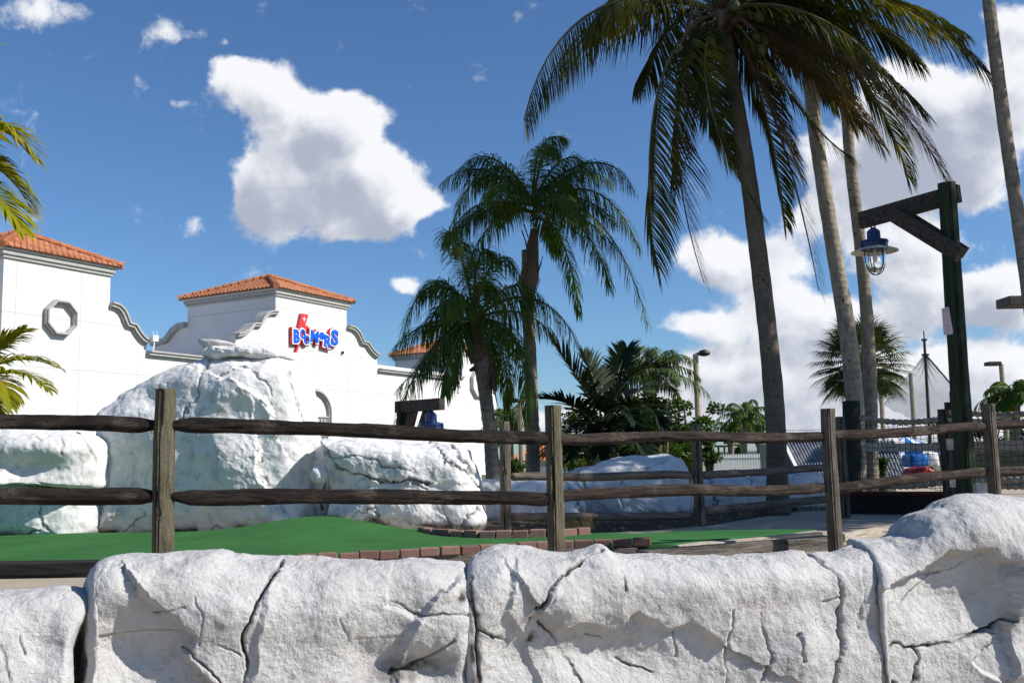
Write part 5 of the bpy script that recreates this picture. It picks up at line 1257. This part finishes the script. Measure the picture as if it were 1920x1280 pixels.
# --- far coconut palms
for i, (px, py, Y, n, Lf, lab) in enumerate(((1396, 778, 58, 16, 2.1, 'far bushy coconut palm with its crown left of the leaning trunk'), (1425, 800, 60, 12, 1.9, 'far coconut palm half hidden by the leaning trunk'), (1372, 806, 64, 11, 1.8, 'smallest far coconut palm at the left of the distant group'),
                                             (1905, 742, 36, 15, 1.6, 'feathery palm at the right edge beside the leaning street lamp'))):
    rg = random.Random(70 + i); b = at(px, 900, Y); c_ = at(px, py, Y); e = palm('coconut_palm', b, lab, 'far palms')
    mb, rb = MB(), MB(); rnd_crown(mb, rb, c_, n, Lf, .7, .05, 34, rg, 1.3, -.35, droop=.9, plum=.25, curl=.45, thick=.04)
    o = child(mb, 'crown', 'queen' if i != 3 else 'queen', e); child(rb, 'frond_stems', 'stem', o, True); trunk('trunk', [(b.x, b.y, DECK), c_], [.2, .15], 'trunk', e, 8)
for i, (px, Y) in enumerate(((1369, 66), (1388, 60), (1406, 59), (1412, 64), (1424, 62))):
    pass
# --- sabal fan palm
rg = random.Random(81); YS = 22.0; b = at(1612, 900, YS); c_ = at(1614, 688, YS); e = palm('fan_palm', b, 'round headed fan palm behind the two tall palm trunks')
mb, rb = MB(), MB()
for i in range(58):
    q = (i + .5) / 58; el = 1.35 - 2.0 * q; az = i * 2.39996; h = Vector((math.cos(az), math.sin(az), 0)); d = h * math.cos(el) + Vector((0, 0, math.sin(el)))
    pl_ = .72; p0 = c_; p1 = p0 + d * pl_ * .6; p2 = p1 + (d + Vector((0, 0, -.25))).normalized() * pl_ * .4
    rb.tube([p0, p1, p2], [.022, .016, .012], 5, False)
    ax = (d + Vector((0, 0, -.35))).normalized(); S = ax.cross(Vector((0, 0, 1))); S = S.normalized() if S.length > .05 else Vector((1, 0, 0)); N2 = S.cross(ax)
    for k in range(34):
        an = -2.0 + 4.0 * k / 33; l = .62 * (1 - .20 * abs(an) / 2) * rg.uniform(.9, 1.08)
        dd = (ax * math.cos(an) + S * math.sin(an) + N2 * (.12 - .1 * abs(an))).normalized(); wv_ = N2.cross(dd).normalized() * .016
        a0 = p2; a1 = a0 + dd * l * .55; a2 = a1 + (dd + Vector((0, 0, -.5))).normalized() * l * .45
        mb.add([a0, a1 - wv_, a1 + wv_, a2], [(0, 1, 2), (1, 3, 2)])
o = child(mb, 'crown', 'sabal', e); child(rb, 'frond_stems', 'stem', o, True)
trunk('trunk', [(b.x, b.y, DECK), at(1612, 800, YS), at(1613, 700, YS)], [.20, .19, .22], 'trunkbrown', e, 14)
# --- sunlit palms at the left edge
rg = random.Random(91); YL = 8.6; c_ = at(-150, 350, YL); b = at(-170, 1000, YL); e = palm('sunlit_palm', b, 'yellow-green palm fronds reaching in high at the left edge', 'sunlit palms at the left edge')
mb, rb = MB(), MB()
for q, dys, L in [([(-150, 350), (-90, 230), (-20, 190), (55, 290)], (0, -.1, -.2, -.2), .42), ([(-150, 360), (-80, 290), (0, 270), (62, 400)], (0, .1, .2, .3), .42), ([(-150, 370), (-90, 310), (-20, 320), (40, 430)], (0, -.3, -.5, -.6), .36),
                  ([(-150, 350), (-160, 200), (-200, 90), (-280, 80)], (0, 0, 0, 0), .45), ([(-150, 350), (-230, 260), (-320, 260), (-380, 380)], (0, 0, 0, 0), .45), ([(-150, 350), (-120, 200), (-90, 90), (-60, 60)], (0, .4, .7, .9), .42), ([(-150, 360), (-200, 330), (-260, 400), (-290, 500)], (0, -.3, -.5, -.6), .45)]:
    frond(mb, rb, [at(x, y, YL + d) for (x, y), d in zip(q, dys)], 54, L * 1.3, .046, droop=.42, lift=.3, t0=.2, rg=rg, plum=.1, curl=.35, thick=.02)
o = child(mb, 'crown', 'yellowpalm', e); child(rb, 'frond_stems', 'stem', o, True); trunk('trunk', [(b.x, b.y, DECK), at(-160, 700, YL), c_], [.09, .075, .07], 'trunkpale', e)
c_ = at(-90, 740, YL + .6); b = at(-90, 1000, YL + .6); e = palm('sunlit_palm', b, 'low yellow-green palm fronds at the left edge against the white wall', 'sunlit palms at the left edge'); YL += .6
mb, rb = MB(), MB()
for q, dys, L in [([(-80, 730), (-50, 670), (0, 650), (45, 622)], (0, 0, 0, 0), .30), ([(-80, 735), (-30, 690), (30, 650), (108, 690)], (0, .1, .2, .3), .30), ([(-80, 740), (-20, 690), (40, 680), (92, 730)], (0, -.1, -.2, -.3), .27), ([(-80, 740), (-30, 690), (10, 690), (20, 760)], (0, -.2, -.4, -.5), .27),
                  ([(-80, 730), (-110, 660), (-150, 620), (-210, 640)], (0, 0, 0, 0), .3), ([(-80, 730), (-70, 660), (-60, 600), (-50, 560)], (0, 0, 0, 0), .3), ([(-80, 740), (-120, 720), (-170, 720), (-200, 790)], (0, 0, 0, 0), .3), ([(-80, 735), (-50, 700), (-20, 720), (0, 790)], (0, .3, .5, .6), .27)]:
    frond(mb, rb, [at(x, y, YL + d) for (x, y), d in zip(q, dys)], 40, L * 1.15, .034, droop=.4, lift=.3, t0=.2, rg=rg, plum=.1, curl=.35, thick=.014)
o = child(mb, 'crown', 'yellowpalm', e); child(rb, 'frond_stems', 'stem', o, True); trunk('trunk', [(b.x, b.y, DECK), at(-88, 850, YL), c_], [.07, .06, .05], 'trunkpale', e)

# ------------------------------------------------------------------ bushes and trees
def bush(name, cat, label, blobs, mat, leaf, nl, seed, trunkpx=None, group=None):
    """blobs: (px,py,Y,rx_px,ry_px)"""
    rg = random.Random(seed); b = at(blobs[0][0], 900, blobs[0][2]); e = empty(name, (b.x, b.y, DECK), label, cat, group); mb = MB(); tm = MB()
    for (px, py, Y, rx, ry) in blobs:
        c_ = at(px, py, Y); sx_, sz_ = rx / FPX * Y, ry / FPX * Y; n = int(nl * rx * ry / 900)
        sub = [(Vector((rg.gauss(0, .42) * sx_, rg.gauss(0, .42) * sx_, rg.gauss(0, .42) * sz_)), rg.uniform(.25, .5)) for _ in range(9)]
        for s_, r_ in sub: tm.tube([(c_.x, c_.y, DECK), c_ + s_ * .5 + Vector((0, 0, -.3 * sz_)), c_ + s_], [.05, .03, .01], 5, False)
        for i in range(n):
            s_, r_ = sub[i % 9]; v = Vector((rg.gauss(0, 1), rg.gauss(0, 1), rg.gauss(0, 1))).normalized() * r_ * (.6 + .4 * rg.random())
            p = c_ + s_ + Vector((v.x * sx_, v.y * sx_, v.z * sz_)); l = leaf * rg.uniform(.6, 1.2)
            if p.z < DECK: continue
            a = Vector((rg.gauss(0, 1), rg.gauss(0, 1), rg.gauss(0, .6))).normalized(); w_ = a.cross(Vector((rg.gauss(0, .5), rg.gauss(0, .5), 1))).normalized() * l * .3
            mb.add([p, p + a * l * .5 - w_, p + a * l, p + a * l * .5 + w_], [(0, 1, 2, 3)])
    child(mb, 'foliage', mat, e); child(tm, 'stems', 'trunkbrown', e); return e
bush('broadleaf_tree', 'tree', 'dense dark broadleaf tree behind the dark broad palm', [(1190, 790, 21.5, 75, 55), (1120, 810, 21.5, 70, 50), (1240, 810, 22, 55, 45), (1180, 845, 21, 100, 30)], 'bushdk', .13, 620, 201)
bush('sea_grape_bush', 'bush', 'bright green rounded bush left of the tan street lamp', [(1290, 800, 27, 50, 34), (1250, 812, 27, 55, 40), (1328, 832, 27, 22, 26), (1270, 848, 26, 70, 26), (1330, 860, 27, 25, 16)], 'bush', .15, 620, 205)
bush('hedge_bush', 'bush', 'yellow-green bush below the tiled pavilion roof', [(955, 880, 26, 45, 24), (1080, 872, 24, 50, 16)], 'bush', .12, 700, 209)
bush('hedge_bush', 'bush', 'low clipped bush beside the white picket fence', [(1345, 866, 46, 22, 9), (1400, 862, 50, 20, 7)], 'bush', .2, 900, 211)
bush('hedge_bush', 'bush', 'dark far bushes behind the rope fence post', [(1760, 790, 45, 20, 10), (1850, 800, 42, 60, 26), (1930, 810, 42, 60, 30)], 'bushdk', .2, 500, 213)
bush('vine', 'plant', 'green vine climbing beside the ribbed shed roof', [(1655, 870, 18.6, 7, 22), (1652, 915, 18.4, 8, 12)], 'bush', .08, 2500, 215)
bush('far_tree', 'tree', 'small round dark tree far away in front of the tan building', [(1385, 848, 120, 14, 8)], 'bushdk', .5, 1600, 217)

# shade tree standing outside the view to the right
def big_tree():
    rg = random.Random(301); c_ = Vector((13.6, 12.6, 8.8)); e = empty('shade_tree', (c_.x, c_.y, DECK), 'broad leafy tree standing right of the view, shading the path and rear rocks', 'tree')
    tm = MB(); tm.tube([(c_.x, c_.y, DECK), (c_.x + .1, c_.y, 3.5), (c_.x, c_.y, 7.5)], [.3, .24, .16], 12)
    mb = MB()
    for k in range(34):
        s_ = Vector((rg.gauss(0, 1.4), rg.gauss(0, 1.7), rg.gauss(0, 1.5))); r_ = rg.uniform(.7, 1.2); tm.tube([(c_.x, c_.y, 4.5), c_ + s_ * .5 - Vector((0, 0, .6)), c_ + s_], [.1, .06, .02], 6, False)
        for i in range(420):
            v = Vector((rg.gauss(0, 1), rg.gauss(0, 1), rg.gauss(0, 1))).normalized() * r_ * (.5 + .5 * rg.random()); p = c_ + s_ + v; l = rg.uniform(.14, .26)
            a = Vector((rg.gauss(0, 1), rg.gauss(0, 1), rg.gauss(0, .6))).normalized(); w_ = a.cross(Vector((rg.gauss(0, .5), rg.gauss(0, .5), 1))).normalized() * l * .32
            mb.add([p, p + a * l * .5 - w_, p + a * l, p + a * l * .5 + w_], [(0, 1, 2, 3)])
    child(mb, 'foliage', 'bushdk', e); child(tm, 'trunk', 'trunk', e, True)
big_tree()
